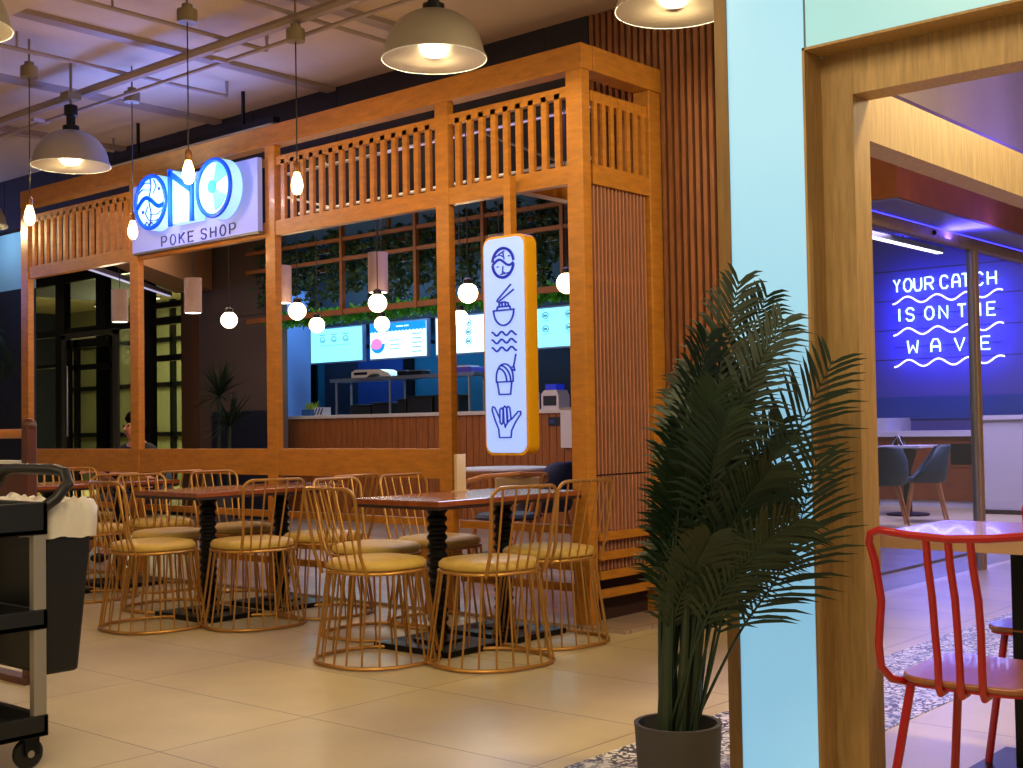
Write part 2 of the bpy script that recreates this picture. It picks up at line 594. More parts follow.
# taupe wall with navy dado
struct(MB().box(-13.55, -11.86, 9.5, 9.6, 0, 3.42), 'wall_back', M['taupe'], smooth=False)
struct(MB().box(-13.2, -11.86, 9.47, 9.5, 0, 1.33), 'baseboard_back', M['navy'], smooth=False)
struct(MB().box(-13.2, -11.86, 9.48, 9.5, 2.50, 2.54), 'trim_1', M['taupe'], smooth=False)
struct(MB().box(-13.74, -13.5, 9.4, 9.6, 0, 3.42), 'trim_2', mat('brown_jamb', (86, 56, 40), 0.5), smooth=False)
# bulkhead
struct(MB().poly_z([(-11.55, 6.95), (-13.70, 9.30), (-13.10, 9.42), (-11.3, 7.1)], 2.86, 3.42), 'trim_3', M['tan'], smooth=False)
# black framed windows and door of the hall behind
wy0, wy1 = 9.45, 9.55
b = MB()
for x0, x1 in ((-18.2, -17.95), (-16.95, -16.70), (-15.86, -15.62), (-14.78, -14.52), (-13.82, -13.70)):
    b.box(x0, x1, wy0, wy1, 0, 3.42)
for x0, x1, z0, z1 in ((-18.2, -13.7, 3.26, 3.42), (-18.2, -13.7, 2.50, 2.60), (-18.2, -13.7, 0, 0.12), (-14.6, -13.7, 2.72, 2.80), (-14.6, -13.7, 2.02, 2.10), (-18.0, -16.9, 2.05, 2.1)):
    b.box(x0, x1, wy0 + 0.01, wy1 - 0.01, z0, z1)
wf = struct(b, 'window_1', M['black_frame'], smooth=False)
put(MB().box(-18.0, -16.9, 9.495, 9.505, 0.1, 3.3).box(-15.7, -13.8, 9.495, 9.505, 0.1, 3.3).box(-16.75, -15.8, 9.495, 9.505, 2.6, 3.3), 'window_pane', M['glass_dark'], wf, smooth=False)
b = MB()
b.box(-16.70, -16.60, 9.40, 9.45, 0, 2.50).box(-15.36, -15.26, 9.40, 9.45, 0, 2.50).box(-16.70, -15.26, 9.40, 9.45, 2.44, 2.52)
df = struct(b, 'door_1', M['grey_frame'], smooth=False)
put(MB().box(-16.58, -16.50, 9.42, 9.46, 0.02, 2.42).box(-16.40, -16.28, 9.42, 9.46, 0.02, 2.42).box(-15.46, -15.38, 9.42, 9.46, 0.02, 2.42)
    .box(-16.58, -15.38, 9.42, 9.46, 2.30, 2.42).box(-16.58, -15.38, 9.42, 9.46, 1.98, 2.06).box(-16.58, -15.38, 9.42, 9.46, 0.02, 0.2), 'door_leaf', M['black_frame'], df, smooth=False)
put(MB().box(-16.50, -15.46, 9.436, 9.444, 0.2, 2.30), 'door_glass', M['glass_dark'], df, smooth=False)
put(MB().tube([(-16.47, 9.36, 1.05), (-16.47, 9.36, 2.05)], 0.014), 'door_handle', M['steel'], df)
# lobby seen through the windows
struct(MB().box(-26, -13.8, 14.6, 14.7, 0, 3.9), 'wall_back', M['olive'], smooth=False)
struct(MB().box(-26, -13.8, 9.6, 14.7, 3.75, 3.85), 'ceiling', M['beige'], smooth=False)
struct(MB().box(-26.1, -26, -2.5, 16.6, 0, 3.8), 'wall_left', M['navy'], smooth=False)
b = MB()
for x in (-23.0, -21.6, -20.1, -18.6, -17.2):
    b.box(x, x + 0.09, 14.5, 14.6, 0, 3.75)
for z in (1.0, 2.0, 2.9):
    b.box(-26, -13.8, 14.5, 14.6, z, z + 0.09)
struct(b, 'window_2', M['black_frame'], smooth=False)
light('AREA', (-19.5, 12.2, 3.6), 420, (0.95, 0.90, 0.60), 5, 2, (0, 0, -1))
light('POINT', (-20.0, 12.4, 2.6), 160, (0.95, 0.90, 0.66), 0.3)
PX = [(-20.95, 11.3), (-19.7, 11.4), (-22.2, 12.7), (-23.2, 14.1), (-21.65, 14.0)]
LB = ['long white ceiling light behind the leftmost black window pane',
      'white ceiling light high in the pane above the glass door',
      'small white ceiling light lower in the pane above the glass door',
      'white ceiling light near the back of the olive lobby, right of the door pane',
      'small white ceiling light deepest in the olive lobby']
for (x, y), lb in zip(PX, LB):
    r = root('ceiling_light', (x, y, 3.70), lb, 'ceiling light', 'ceiling lights of the lobby')
    put(MB().box(x - 0.35, x + 0.35, y - 0.12, y + 0.12, 3.72, 3.75), 'frame', M['grey_frame'], r, smooth=False)
    put(MB().box(x - 0.33, x + 0.33, y - 0.10, y + 0.10, 3.70, 3.72), 'diffuser', M['led'], r, smooth=False)
# left background
struct(MB().box(-16.5, -13.15, 7.0, 7.1, 0, 2.72), 'wall_left', M['navy'], smooth=False)
struct(MB().box(-16.5, -13.15, 7.05, 7.1, 2.72, 3.63), 'wall_left', M['pale_wall'], smooth=False)

# oblique linear bar light hanging in the shop
r = root('linear_light', (-12.8, 8.0, 2.8), 'slim grey linear light bar running obliquely under the tan bulkhead', 'light')
b = MB()
p0, p1 = Vector((-11.82, 6.87, 2.84)), Vector((-13.70, 9.20, 2.84))
d = (p1 - p0).normalized()
sd = Vector((-d.y, d.x, 0)) * 0.035
q = [p0 + sd, p0 - sd, p1 - sd, p1 + sd]
b.poly_z([(a.x, a.y) for a in q], 2.82, 2.87)
put(b, 'housing', M['lavender_bar'], r, smooth=False)
put(MB().poly_z([(a.x, a.y) for a in [p0 + sd * .6, p0 - sd * .6, p1 - sd * .6, p1 + sd * .6]], 2.812, 2.82), 'diffuser', M['led_cool'], r, smooth=False)
for t in (0.15, 0.85):
    p = p0.lerp(p1, t)
    put(MB().tube([(p.x, p.y, 2.87), (p.x, p.y, 3.42)], 0.005, 6), 'hanger', M['cord'], r)

# ---------------------------------------------------------------- timber frame of the shop
FY0, FY1 = 5.38, 5.48
fr = root('timber_frame', (-7.2, 5.43, 0), 'honey-coloured timber frame of posts, rails and slatted lattice around the dining area', 'frame')
POSTS = [(-10.22, -10.10), (-8.54, -8.43), (-6.87, -6.765), (-5.24, -5.135), (-4.235, -4.125)]
for x0, x1 in POSTS:
    put(MB().box(x0, x1, FY0, FY1 - (0.025 if x1 > -4.2 else 0.045), 0.02, 3.04), 'post', M['frame'], fr, smooth=False, bevel=0.004)
put(MB().box(-4.235, -4.125, 6.02, 6.14, 0.02, 3.04), 'post', M['frame'], fr, smooth=False, bevel=0.004)
put(MB().box(-10.22, -4.12, FY0 - 0.004, FY1, 3.04, 3.18), 'top_beam', M['frame'], fr, smooth=False, bevel=0.004)
put(MB().box(-4.24, -4.116, FY1, 6.14, 3.04, 3.18), 'top_beam', M['frame'], fr, smooth=False, bevel=0.004)
for (a0, a1), (b0, b1) in zip(POSTS[:-1], POSTS[1:]):
    put(MB().box(a1, b0, FY0 + 0.005, FY1 - 0.04, 2.42, 2.52), 'lower_rail', M['frame'], fr, smooth=False)
    put(MB().box(a1, b0, FY0 + 0.01, FY1 - 0.05, 2.90, 2.96), 'upper_rail', M['frame'], fr, smooth=False)
    if a0 != -8.54:
        b = MB()
        k = 15 if b0 - a1 > 1.2 else 9
        for i in range(k):
            cx = a1 + (b0 - a1) * (i + 0.75) / (k + 0.5)
            b.box(cx - 0.019, cx + 0.019, FY0 + 0.01, FY0 + 0.035, 2.50, 2.93)
        put(b, 'lattice', M['frame'], fr, smooth=False)
    if b0 != -4.235:
        put(MB().box(a1, b0, FY0 + 0.005, FY1 - 0.055, 0.79, 0.97), 'guard_board', M['frame'], fr, smooth=False, bevel=0.003)
    for z in (0.185, 0.30, 0.50):
        put(MB().box(a1, b0, FY1 - 0.04, FY1 - 0.015, z, z + 0.045), 'low_rail', M['frame'], fr, smooth=False)
# side return with slats
put(MB().box(-4.22, -4.13, FY1, 6.02, 2.42, 2.53), 'lower_rail', M['frame'], fr, smooth=False)
put(MB().box(-4.22, -4.14, FY1, 6.02, 2.88, 2.94), 'upper_rail', M['frame'], fr, smooth=False)
b = MB()
for i in range(7):
    cy = FY1 + (6.02 - FY1) * (i + 0.5) / 7
    b.box(-4.15, -4.135, cy - 0.016, cy + 0.016, 2.50, 2.93)
put(b, 'lattice', M['frame'], fr, smooth=False)
put(MB().box(-4.22, -4.20, FY1, 6.02, 0.02, 2.42), 'side_backing', M['slat_back'], fr, smooth=False)
b = MB()
for i in range(15):
    cy = FY1 + 0.02 + (0.52) * (i + 0.3) / 15
    b.box(-4.165, -4.15, cy - 0.006, cy + 0.006, 0.30, 0.815)
    b.box(-4.165, -4.15, cy - 0.006, cy + 0.006, 0.825, 2.42)
for z in (0.5, 1.2, 1.9):
    b.box(-4.20, -4.165, FY1, 6.02, z, z + 0.03)
put(b, 'side_slats', mat('side_slat_timber', (176, 116, 88), 0.5, noise=0.15, scale=10, stretch=(4, 4, 0.6)), fr, smooth=False)
for z in (0.155, 0.255, 0.36, 0.465):
    put(MB().box(-4.145, -4.116, FY1 - 0.01, 6.04, z, z + 0.045), 'low_rail', M['frame'], fr, smooth=False, bevel=0.002)
# canopy beams behind the frame, over the dining area
put(MB().box(-4.66, -4.58, FY1, 6.15, 2.43, 2.53), 'canopy_beam', M['frame'], fr, smooth=False)

# conduits and sprinklers under the dark shop ceiling
for i, (y, z) in enumerate(((6.9, 3.30), (8.1, 3.26))):
    tag(put(MB().tube([(-10.2 + i * .4, y, z), (-4.8, y, z)], 0.014, 8).tube([(-8, y, z), (-8, y, 3.42)], 0.008, 6).tube([(-5.5, y, z), (-5.5, y, 3.42)], 0.008, 6), 'conduit_pipe', M['white']),
        ['white conduit pipe under the dark shop ceiling, nearer the lattice', 'white conduit pipe under the dark shop ceiling, deeper inside'][i], 'pipe', 'conduits above the dining area')
for i, x in enumerate((-9.2, -6.2, -5.2)):
    tag(put(MB().tube([(x, 6.3, 3.33), (x - 0.5, 8.8, 3.33)], 0.012, 8).tube([(x - .02, 6.4, 3.33), (x - .02, 6.4, 3.415)], 0.008, 6), 'conduit_pipe', M['white']),
        ['white cross pipe under the shop ceiling behind the lettered sign', 'white cross pipe under the shop ceiling behind the third lattice panel', 'white cross pipe under the shop ceiling near the corner post'][i], 'pipe', 'conduits above the dining area')

# ---------------------------------------------------------------- stroke lettering
GL = {
    'A': [[(0, 0), (0, .62), (.25, 1), (.75, 1), (1, .62), (1, 0)], [(0, .42), (1, .42)]],
    'C': [[(1, .8), (.75, 1), (.25, 1), (0, .75), (0, .25), (.25, 0), (.75, 0), (1, .2)]],
    'E': [[(1, 1), (0, 1), (0, 0), (1, 0)], [(0, .5), (.85, .5)]],
    'H': [[(0, 0), (0, 1)], [(1, 0), (1, 1)], [(0, .5), (1, .5)]],
    'I': [[(.5, 0), (.5, 1)]],
    'K': [[(0, 0), (0, 1)], [(1, 1), (0, .42)], [(.3, .6), (1, 0)]],
    'N': [[(0, 0), (0, 1), (1, 0), (1, 1)]],
    'O': [[(.3, 0), (.7, 0), (1, .28), (1, .72), (.7, 1), (.3, 1), (0, .72), (0, .28), (.3, 0)]],
    'P': [[(0, 0), (0, 1), (.75, 1), (1, .85), (1, .6), (.75, .45), (0, .45)]],
    'R': [[(0, 0), (0, 1), (.75, 1), (1, .85), (1, .62), (.75, .48), (0, .48)], [(.5, .48), (1, 0)]],
    'S': [[(1, .82), (.75, 1), (.25, 1), (0, .8), (.1, .6), (.9, .42), (1, .2), (.75, 0), (.25, 0), (0, .18)]],
    'T': [[(0, 1), (1, 1)], [(.5, 1), (.5, 0)]],
    'U': [[(0, 1), (0, .25), (.25, 0), (.75, 0), (1, .25), (1, 1)]],
    'V': [[(0, 1), (.5, 0), (1, 1)]],
    'W': [[(0, 1), (.15, 0), (.5, .6), (.85, 0), (1, 1)]],
    'Y': [[(0, 1), (.5, .5), (1, 1)], [(.5, .5), (.5, 0)]],
}


def glyph(ch, x, z, w, h, y, r, n=6):
    b = MB()
    for st in GL[ch]:
        b.tube([(x + u * w, y, z + v * h) for u, v in st], r, n)
    return b


def ring_pts(cx, cz, rx, rz, y, n=36, a0=0, a1=2 * pi, full=True):
    k = n if full else n + 1
    return [(cx + rx * cos(a0 + (a1 - a0) * i / n), y, cz + rz * sin(a0 + (a1 - a0) * i / n)) for i in range(k)]


def flat_strip(pts, w, y0, y1):          # ribbon in the x-z plane along pts, thickness y0..y1
    b = MB()
    for (x0, z0), (x1, z1) in zip(pts[:-1], pts[1:]):
        d = Vector((x1 - x0, 0, z1 - z0))
        if d.length < 1e-6:
            continue
        d.normalize()
        n = Vector((-d.z, 0, d.x)) * w / 2
        e = d * w * 0.25
        P = [(x0 - e.x + n.x, z0 - e.z + n.z), (x0 - e.x - n.x, z0 - e.z - n.z), (x1 + e.x - n.x, z1 + e.z - n.z), (x1 + e.x + n.x, z1 + e.z + n.z)]
        b.poly_y(P, y0, y1)
    return b


# ---------------------------------------------------------------- lettered shop sign (O N O, POKE SHOP)
sg = root('shop_sign', (-7.68, 5.35, 2.44), 'lit white shop sign with blue letters and fish emblem over the second bay', 'sign')
put(MB().box(-8.42, -6.885, 5.33, 5.37, 2.455, 2.965), 'sign_board', M['board_face'], sg, smooth=False)
put(MB().box(-8.40, -6.87, 5.325, 5.372, 2.44, 2.456), 'board_edge', M['grey_frame'], sg, smooth=False)
for x in (-8.36, -6.91):
    put(MB().box(x - .01, x + .01, 5.37, 5.42, 2.5, 2.9), 'bracket', M['iron'], sg, smooth=False)


def ell(cx, cz, rx, rz, n=40):
    return [(cx + rx * cos(2 * pi * i / n), cz + rz * sin(2 * pi * i / n)) for i in range(n)]


_n0 = set(bpy.data.objects)
def letter_o(cx, cz, rx, rz, name):
    body = put(MB().poly_y(ell(cx, cz, rx, rz), 5.235, 5.325), name, M['letter_glow'], sg)
    r_ = MB().tube([(x, 5.234, z) for x, z in ell(cx, cz, rx - 0.014, rz - 0.014, 44)], 0.017, 8, closed=True)
    put(r_, 'letter_edge', M['letter_blue'], body)
    return body


o1 = letter_o(-8.095, 2.79, 0.205, 0.205, 'fish_emblem')
wv = [(-8.28 + 0.37 * t / 16, 2.775 + 0.045 * sin(2 * pi * t / 16 - 0.6) + 0.02 * t / 16) for t in range(17)]
put(flat_strip(wv, 0.03, 5.225, 5.235), 'emblem_wave', M['letter_blue'], o1)
b = flat_strip([(-8.10 + .015 * sin(i), 2.97 - .035 * i) for i in range(11)], 0.009, 5.228, 5.235)
for pts in ([(-8.27, 2.86), (-8.2, 2.895), (-8.1, 2.88)], [(-8.24, 2.90), (-8.17, 2.94), (-8.09, 2.93)], [(-8.05, 2.95), (-8.02, 2.90), (-8.06, 2.85)],
            [(-8.10, 2.70), (-8.02, 2.69), (-7.93, 2.72)], [(-8.12, 2.66), (-8.04, 2.645), (-7.97, 2.66)], [(-8.13, 2.76), (-8.16, 2.71), (-8.12, 2.66)],
            [(-8.17, 2.625), (-8.14, 2.65), (-8.11, 2.615), (-8.08, 2.64), (-8.05, 2.61)]):
    q = flat_strip(pts, 0.007, 5.228, 5.235)
    n0 = len(b.v)
    b.v += q.v
    b.f += [tuple(i + n0 for i in f) for f in q.f]
put(b, 'fish_lines', M['text_ink'], o1, smooth=False)
put(MB().poly_y(ell(-7.98, 2.875, .013, .013, 12), 5.226, 5.235).poly_y(ell(-8.19, 2.725, .013, .013, 12), 5.226, 5.235), 'fish_eyes', M['text_ink'], o1)
nb = put(MB().poly_y([(-7.86, 2.6), (-7.86, 2.985), (-7.815, 2.985), (-7.57, 2.84), (-7.55, 2.86), (-7.55, 2.6), (-7.60, 2.6), (-7.60, 2.6)], 5.245, 5.325), 'letter_n', M['letter_glow'], sg)
b = MB().poly_y([(-7.865, 2.59), (-7.865, 2.99), (-7.83, 2.99), (-7.60, 2.845), (-7.60, 2.60), (-7.565, 2.60), (-7.565, 2.87), (-7.585, 2.87), (-7.827, 2.935), (-7.827, 2.59)], 5.225, 5.245)
b = flat_strip([(-7.848, 2.59), (-7.848, 2.985)], 0.034, 5.225, 5.245)
for seg in ([(-7.848, 2.965), (-7.60, 2.82)], [(-7.582, 2.60), (-7.582, 2.86)]):
    q = flat_strip(seg, 0.036, 5.225, 5.245)
    n0 = len(b.v)
    b.v += q.v
    b.f += [tuple(i + n0 for i in f) for f in q.f]
put(b, 'letter_edge', M['letter_blue'], nb, smooth=False)
o2 = letter_o(-7.32, 2.79, 0.205, 0.21, 'letter_o')
put(MB().poly_y(ell(-7.335, 2.80, 0.04, 0.045, 20), 5.222, 5.235), 'letter_eye', M['eye_blue'], o2)
put(MB().poly_y([(-7.335, 2.80)] + [(-7.335 + .17 * cos(a), 2.80 + .17 * sin(a)) for a in [radians(t) for t in range(22, 75, 6)]], 5.229, 5.2345)
    .poly_y([(-7.335, 2.80)] + [(-7.335 + .17 * cos(a), 2.80 + .17 * sin(a)) for a in [radians(t) for t in range(-80, -20, 6)]], 5.229, 5.2345), 'letter_facets', mat('pale_blue_facet', (90, 180, 230), 0.4, emit=(80, 180, 235), strength=0.45), o2, smooth=False)
x = -8.055
for w_ in ('POKE', 'SHOP'):
    for ch in w_:
        put(glyph(ch, x, 2.470, 0.062, 0.072, 5.326, 0.0055, 5), 'small_letter', M['text_ink'], sg)
        x += 0.112
    x += 0.045
for o in set(bpy.data.objects) - _n0:
    if o.parent == sg:
        o.location.x += 0.07 if 'small' not in o.name else 0.03
# blue halo plates behind the letters, area lamps added in front for the glow
put(MB().poly_y(ell(-8.095, 2.79, 0.18, 0.18), 5.318, 5.328).poly_y(ell(-7.32, 2.79, 0.185, 0.185), 5.318, 5.328), 'halo_light', M['halo'], sg)
light('AREA', (-7.60, 5.12, 2.80), 10, (0.03, 0.16, 1.0), 1.0, 0.25, (0, 1, 0.0))
light('AREA', (-7.68, 5.05, 2.95), 10, (0.16, 0.26, 1.0), 1.3, 0.35, (0, -0.35, 1))

# ---------------------------------------------------------------- vertical light box with icons
lb = root('light_box', (-4.61, 5.34, 0.95), 'tall lit white light box with blue food icons and yellow casing', 'sign')


def rrect(x0, x1, z0, z1, r, n=6):
    pts = []
    for cx, cz, a in ((x1 - r, z1 - r, 0), (x0 + r, z1 - r, pi / 2), (x0 + r, z0 + r, pi), (x1 - r, z0 + r, 3 * pi / 2)):
        for i in range(n + 1):
            t = a + pi / 2 * i / n
            pts.append((cx + r * cos(t), cz + r * sin(t)))
    return pts


put(MB().poly_y(rrect(-4.765, -4.445, 0.935, 2.165, 0.06), 5.27, 5.36), 'casing', M['sign_side'], lb)
put(MB().poly_y(rrect(-4.750, -4.460, 0.95, 2.15, 0.05), 5.262, 5.27), 'light_face', M['sign_face'], lb)
put(MB().box(-4.62, -4.57, 5.29, 5.34, 2.16, 2.50), 'hanging_post', M['frame'], lb, smooth=False)
IY0, IY1 = 5.256, 5.262
LX = -4.605


def strokes(name, lst, w=0.010):
    b = MB()
    for pts in lst:
        q = flat_strip([(LX + u, z) for u, z in pts], w, IY0, IY1)
        n0 = len(b.v)
        b.v += q.v
        b.f += [tuple(i + n0 for i in f) for f in q.f]
    return put(b, name, M['icon'], lb, smooth=False)


def arc(cx, cz, rx, rz, a0, a1, n=14):
    return [(cx + rx * cos(radians(a0 + (a1 - a0) * i / n)), cz + rz * sin(radians(a0 + (a1 - a0) * i / n))) for i in range(n + 1)]


strokes('fish_icon', [arc(0, 2.01, .078, .082, 8, 172, 18), arc(0, 2.01, .078, .082, 188, 352, 18)], 0.015)
strokes('fish_icon_wave', [[(-.075 + .15 * i / 12, 2.012 + .018 * sin(2 * pi * i / 12 - .4)) for i in range(13)]], 0.013)
strokes('fish_icon_lines', [[(0, 2.07), (.01, 2.03)], [(0, 1.99), (-.005, 1.95)], arc(-.03, 2.04, .03, .015, 20, 160, 6), arc(.03, 1.965, .03, .015, 200, 340, 6),
                            [(-.02, 1.945), (.02, 1.95)], [(-.03, 2.06), (.01, 2.075)], [(.04, 2.045), (.05, 2.045)], [(-.045, 1.99), (-.035, 1.99)]], 0.006)
strokes('chopsticks_icon', [[(-.045, 1.805), (.055, 1.885)], [(-.035, 1.795), (.075, 1.855)], [(-.05, 1.80), (-.035, 1.79)]], 0.008)
strokes('bowl_icon', [[(-.078, 1.745), (.078, 1.745)], arc(0, 1.745, .075, .085, 180, 360, 16), [(-.05, 1.75), (-.045, 1.765), (.045, 1.765), (.05, 1.75)],
                      [(-.035, 1.766), (-.03, 1.785), (-.012, 1.79), (-.01, 1.768)], [(-.008, 1.79), (.012, 1.79), (.014, 1.768)], [(.014, 1.788), (.032, 1.784), (.038, 1.766)]], 0.009)
for z in (1.615, 1.572, 1.528):
    strokes('wave_icon', [[(-.09 + .18 * i / 24, z + .011 * cos(2 * pi * 2.5 * i / 24)) for i in range(25)]], 0.009)
strokes('cup_icon', [[(-.062, 1.345), (.062, 1.345)], [(-.055, 1.345), (-.042, 1.275), (.042, 1.275), (.052, 1.345)], arc(0, 1.37, .062, .075, 0, 180, 14), [(-.062, 1.345), (-.062, 1.37)], [(.062, 1.345), (.062, 1.37)],
                     arc(-.045, 1.345, .06, .075, 0, 85, 8), arc(-.045, 1.345, .09, .095, 0, 80, 8), [(.05, 1.415), (.075, 1.405), (.07, 1.425), (.055, 1.425)], [(.066, 1.425), (.085, 1.495)]], 0.008)
strokes('hand_icon', [[(-.045, 1.035), (.04, 1.035)], [(-.045, 1.035), (-.05, 1.08), (-.075, 1.13), (-.098, 1.19), (-.092, 1.208), (-.078, 1.203), (-.04, 1.14)],
                      [(.04, 1.035), (.046, 1.075), (.075, 1.12), (.115, 1.165), (.112, 1.178), (.095, 1.178), (.045, 1.135)],
                      [(-.04, 1.19), (-.04, 1.12), (-.028, 1.108), (-.018, 1.118), (-.016, 1.19), (-.028, 1.2), (-.04, 1.19)],
                      [(-.014, 1.2), (-.010, 1.115), (.002, 1.10), (.014, 1.115), (.010, 1.2), (-.002, 1.21), (-.014, 1.2)],
                      [(.012, 1.2), (.018, 1.12), (.028, 1.125), (.042, 1.14), (.034, 1.2), (.022, 1.208), (.012, 1.2)], [(-.005, 1.10), (.0, 1.09)]], 0.007)
light('AREA', (-4.64, 5.20, 1.55), 6, (0.6, 0.7, 1.0), 0.28, 1.1, (0, -1, 0))

# ---------------------------------------------------------------- copper wire chairs
def rounded(hx, hy0, hy1, z, r, n=5):
    pts = []
    for cx, cy, a in ((hx - r, hy1 - r, 0), (-hx + r, hy1 - r, pi / 2), (-hx + r, hy0 + r, pi), (hx - r, hy0 + r, 3 * pi / 2)):
        for i in range(n + 1):
            t = a + pi / 2 * i / n
            pts.append((cx + r * cos(t), cy + r * sin(t), z))
    return pts


def resample(pts, n):
    P = [Vector(p) for p in pts] + [Vector(pts[0])]
    L = [0]
    for a, b_ in zip(P[:-1], P[1:]):
        L.append(L[-1] + (b_ - a).length)
    out = []
    for i in range(n):
        t = L[-1] * i / n
        k = max(j for j in range(len(L)) if L[j] <= t + 1e-9)
        k = min(k, len(P) - 2)
        f = (t - L[k]) / max(1e-9, L[k + 1] - L[k])
        out.append(P[k].lerp(P[k + 1], f))
    return out


def make_wire_chair():           # faces +Y, back at -Y
    r = root('wire_chair', (0, 0, 0), 'x', 'chair')
    seat = rounded(0.215, -0.21, 0.215, 0.43, 0.16)
    base = rounded(0.275, -0.27, 0.275, 0.012, 0.22)
    cu = MB()
    rings = []
    for dz, sc_ in ((0.0, .93), (0.012, 1.0), (0.032, 1.0), (0.046, .94), (0.053, .75), (0.056, .4)):
        rings.append([(p[0] * sc_, p[1] * sc_, 0.436 + dz) for p in seat])
    k = len(seat)
    for q in rings:
        cu.v += q
    for i in range(len(rings) - 1):
        for j in range(k):
            cu.f.append((i * k + j, i * k + (j + 1) % k, (i + 1) * k + (j + 1) % k, (i + 1) * k + j))
    cu.f.append(tuple(range(k))[::-1])
    cu.f.append(tuple(range((len(rings) - 1) * k, len(rings) * k)))
    put(cu, 'seat_cushion', M['cushion'], r, angle=60)
    put(MB().tube(seat, 0.0085, 8, closed=True), 'seat_ring', M['copper'], r)
    put(MB().tube(base, 0.0095, 8, closed=True), 'base_ring', M['copper'], r)
    N = 22
    s_ = resample(seat, N)
    b_ = resample(base, N)
    for i in range(N):
        a = s_[i]
        c = b_[i]
        put(MB().tube([a, a.lerp(c, 0.5) + Vector((0, 0, 0)), c], 0.0052, 6), 'leg_wire', M['copper'], r)
    # backrest frame: two uprights leaning back joined by a rounded top rail
    zt, yt, yb = 0.825, -0.285, -0.205
    hw, hb, rc = 0.185, 0.165, 0.05
    pts = [(-hb, yb + .01, 0.42), (-hb - .004, yb - .03, 0.52)]
    for i in range(6):
        t = pi - pi / 2 * i / 5
        pts.append((-hw + rc + rc * cos(t), yt + 0.01 * (1 - sin(t)), zt - rc + rc * sin(t)))
    for i in range(6):
        t = pi / 2 - pi / 2 * i / 5
        pts.append((hw - rc + rc * cos(t), yt + 0.01 * (1 - sin(t)), zt - rc + rc * sin(t)))
    pts += [(hb + .004, yb - .03, 0.52), (hb, yb + .01, 0.42)]
    # slight bow of the top rail
    pts = [(p[0], p[1] - 0.03 * (1 - (p[0] / hw) ** 2) if p[2] > .7 else p[1], p[2]) for p in pts]
    put(MB().tube(pts, 0.0085, 8), 'back_frame', M['copper'], r)
    for i in range(5):
        u = (i - 2) / 2.6
        xt, xb = u * (hw - .01), u * (hb - .02)
        put(MB().tube([(xb, yb + .0, 0.43), (xt, yt + .002 - 0.03 * (1 - (xt / hw) ** 2), zt)], 0.0052, 6), 'back_spindle', M['copper'], r)
    return r


proto = make_wire_chair()
CH = [
    (-4.42, 4.10, -0.05, 'wire chair at the near end of the front table, back to the camera'),
    (-3.95, 4.38, pi / 2 - .2, 'copper wire chair right of the front table, directly left of the corner chair'),
    (-4.07, 4.97, pi / 2 - .15, 'copper wire chair at the corner post, rightmost of all the wire chairs'),
    (-4.98, 4.62, -pi / 2 + .1, 'copper wire chair behind the front table, its left side, nearer one'),
    (-4.98, 5.10, -pi / 2, 'copper wire chair behind the front table, just left of the fourth post'),
    (-6.20, 4.04, -0.05, 'copper wire chair at the near end of the middle table, right of the bin'),
    (-5.80, 4.43, pi / 2 - .2, 'copper wire chair right of the middle table, before the dark pedestals'),
    (-5.78, 4.94, pi / 2, 'wire chair at the far right of the middle table, below the third post'),
    (-6.78, 4.55, -pi / 2 + .1, 'wire chair left of the middle table, the nearer of its two'),
    (-6.78, 5.08, -pi / 2, 'wire chair left of the middle table, the farther of its two'),
    (-7.62, 4.50, pi / 2 + .06, 'wire chair right of the far left table, behind the chair nearest the bin'),
    (-7.66, 5.05, pi / 2 - .05, 'copper wire chair right of the far left table, close under the second post'),
    (-8.66, 4.70, -pi / 2, 'wire chair left of the far left table, its rail above the bin bag'),
    (-8.66, 5.14, -pi / 2, 'copper wire chair farthest from the camera, against the guard board in the first bay'),
]
for i, (x, y, rz, lbl) in enumerate(CH):
    place(proto, i == 0, (x, y, 0), rz, lbl, 'copper wire chairs around the dining tables')


# ---------------------------------------------------------------- dining tables
def dining_table(x0, x1, y0, y1, label):
    cx = (x0 + x1) / 2
    r = root('dining_table', (cx, (y0 + y1) / 2, 0), label, 'table', 'walnut dining tables')
    t = put(MB().box(x0, x1, y0, y1, 0.722, 0.75), 'table_top', M['table_top'], r, smooth=False, bevel=0.006)
    put(MB().box(x0 + .004, x1 - .004, y0 + .004, y1 - .004, 0.708, 0.722), 'top_edge', M['table_edge'], t, smooth=False)
    for y in (y0 + 0.30, y1 - 0.30):
        prof = [(0.045, 0.03), (0.045, 0.06), (0.035, 0.075)]
        z = 0.08
        while z < 0.64:
            prof += [(0.042, z), (0.052, z + 0.012), (0.052, z + 0.024), (0.042, z + 0.036)]
            z += 0.045
        prof += [(0.04, 0.66), (0.07, 0.70), (0.09, 0.708)]
        p = put(MB().lathe(prof, (cx, y, 0), 16), 'pedestal', M['iron'], r)
        put(MB().box(cx - 0.26, cx + 0.26, y - 0.20, y + 0.20, 0.0, 0.03).box(cx - 0.10, cx + 0.10, y - 0.08, y + 0.08, 0.03, 0.045), 'foot_plate', M['iron'], p, smooth=False, bevel=0.004)
    return r


dining_table(-4.73, -4.12, 4.22, 5.32, 'walnut dining table in front, its top shining violet, left of the corner post')
dining_table(-6.60, -5.98, 4.18, 5.33, 'walnut dining table in the middle, behind the large front wire chairs')
dining_table(-8.44, -7.82, 4.18, 5.33, 'walnut dining table at the far left, behind the hanging bin')
t = root('menu_stand', (-4.68, 4.97, 0.75), 'small cream menu card standing on the front table near the fourth post', 'menu card')
put(MB().box(-4.69, -4.67, 4.93, 5.00, 0.757, 0.95), 'card', M['cream'], t, smooth=False)
put(MB().box(-4.70, -4.66, 4.92, 5.01, 0.75, 0.757), 'card_foot', M['cream'], t, smooth=False)

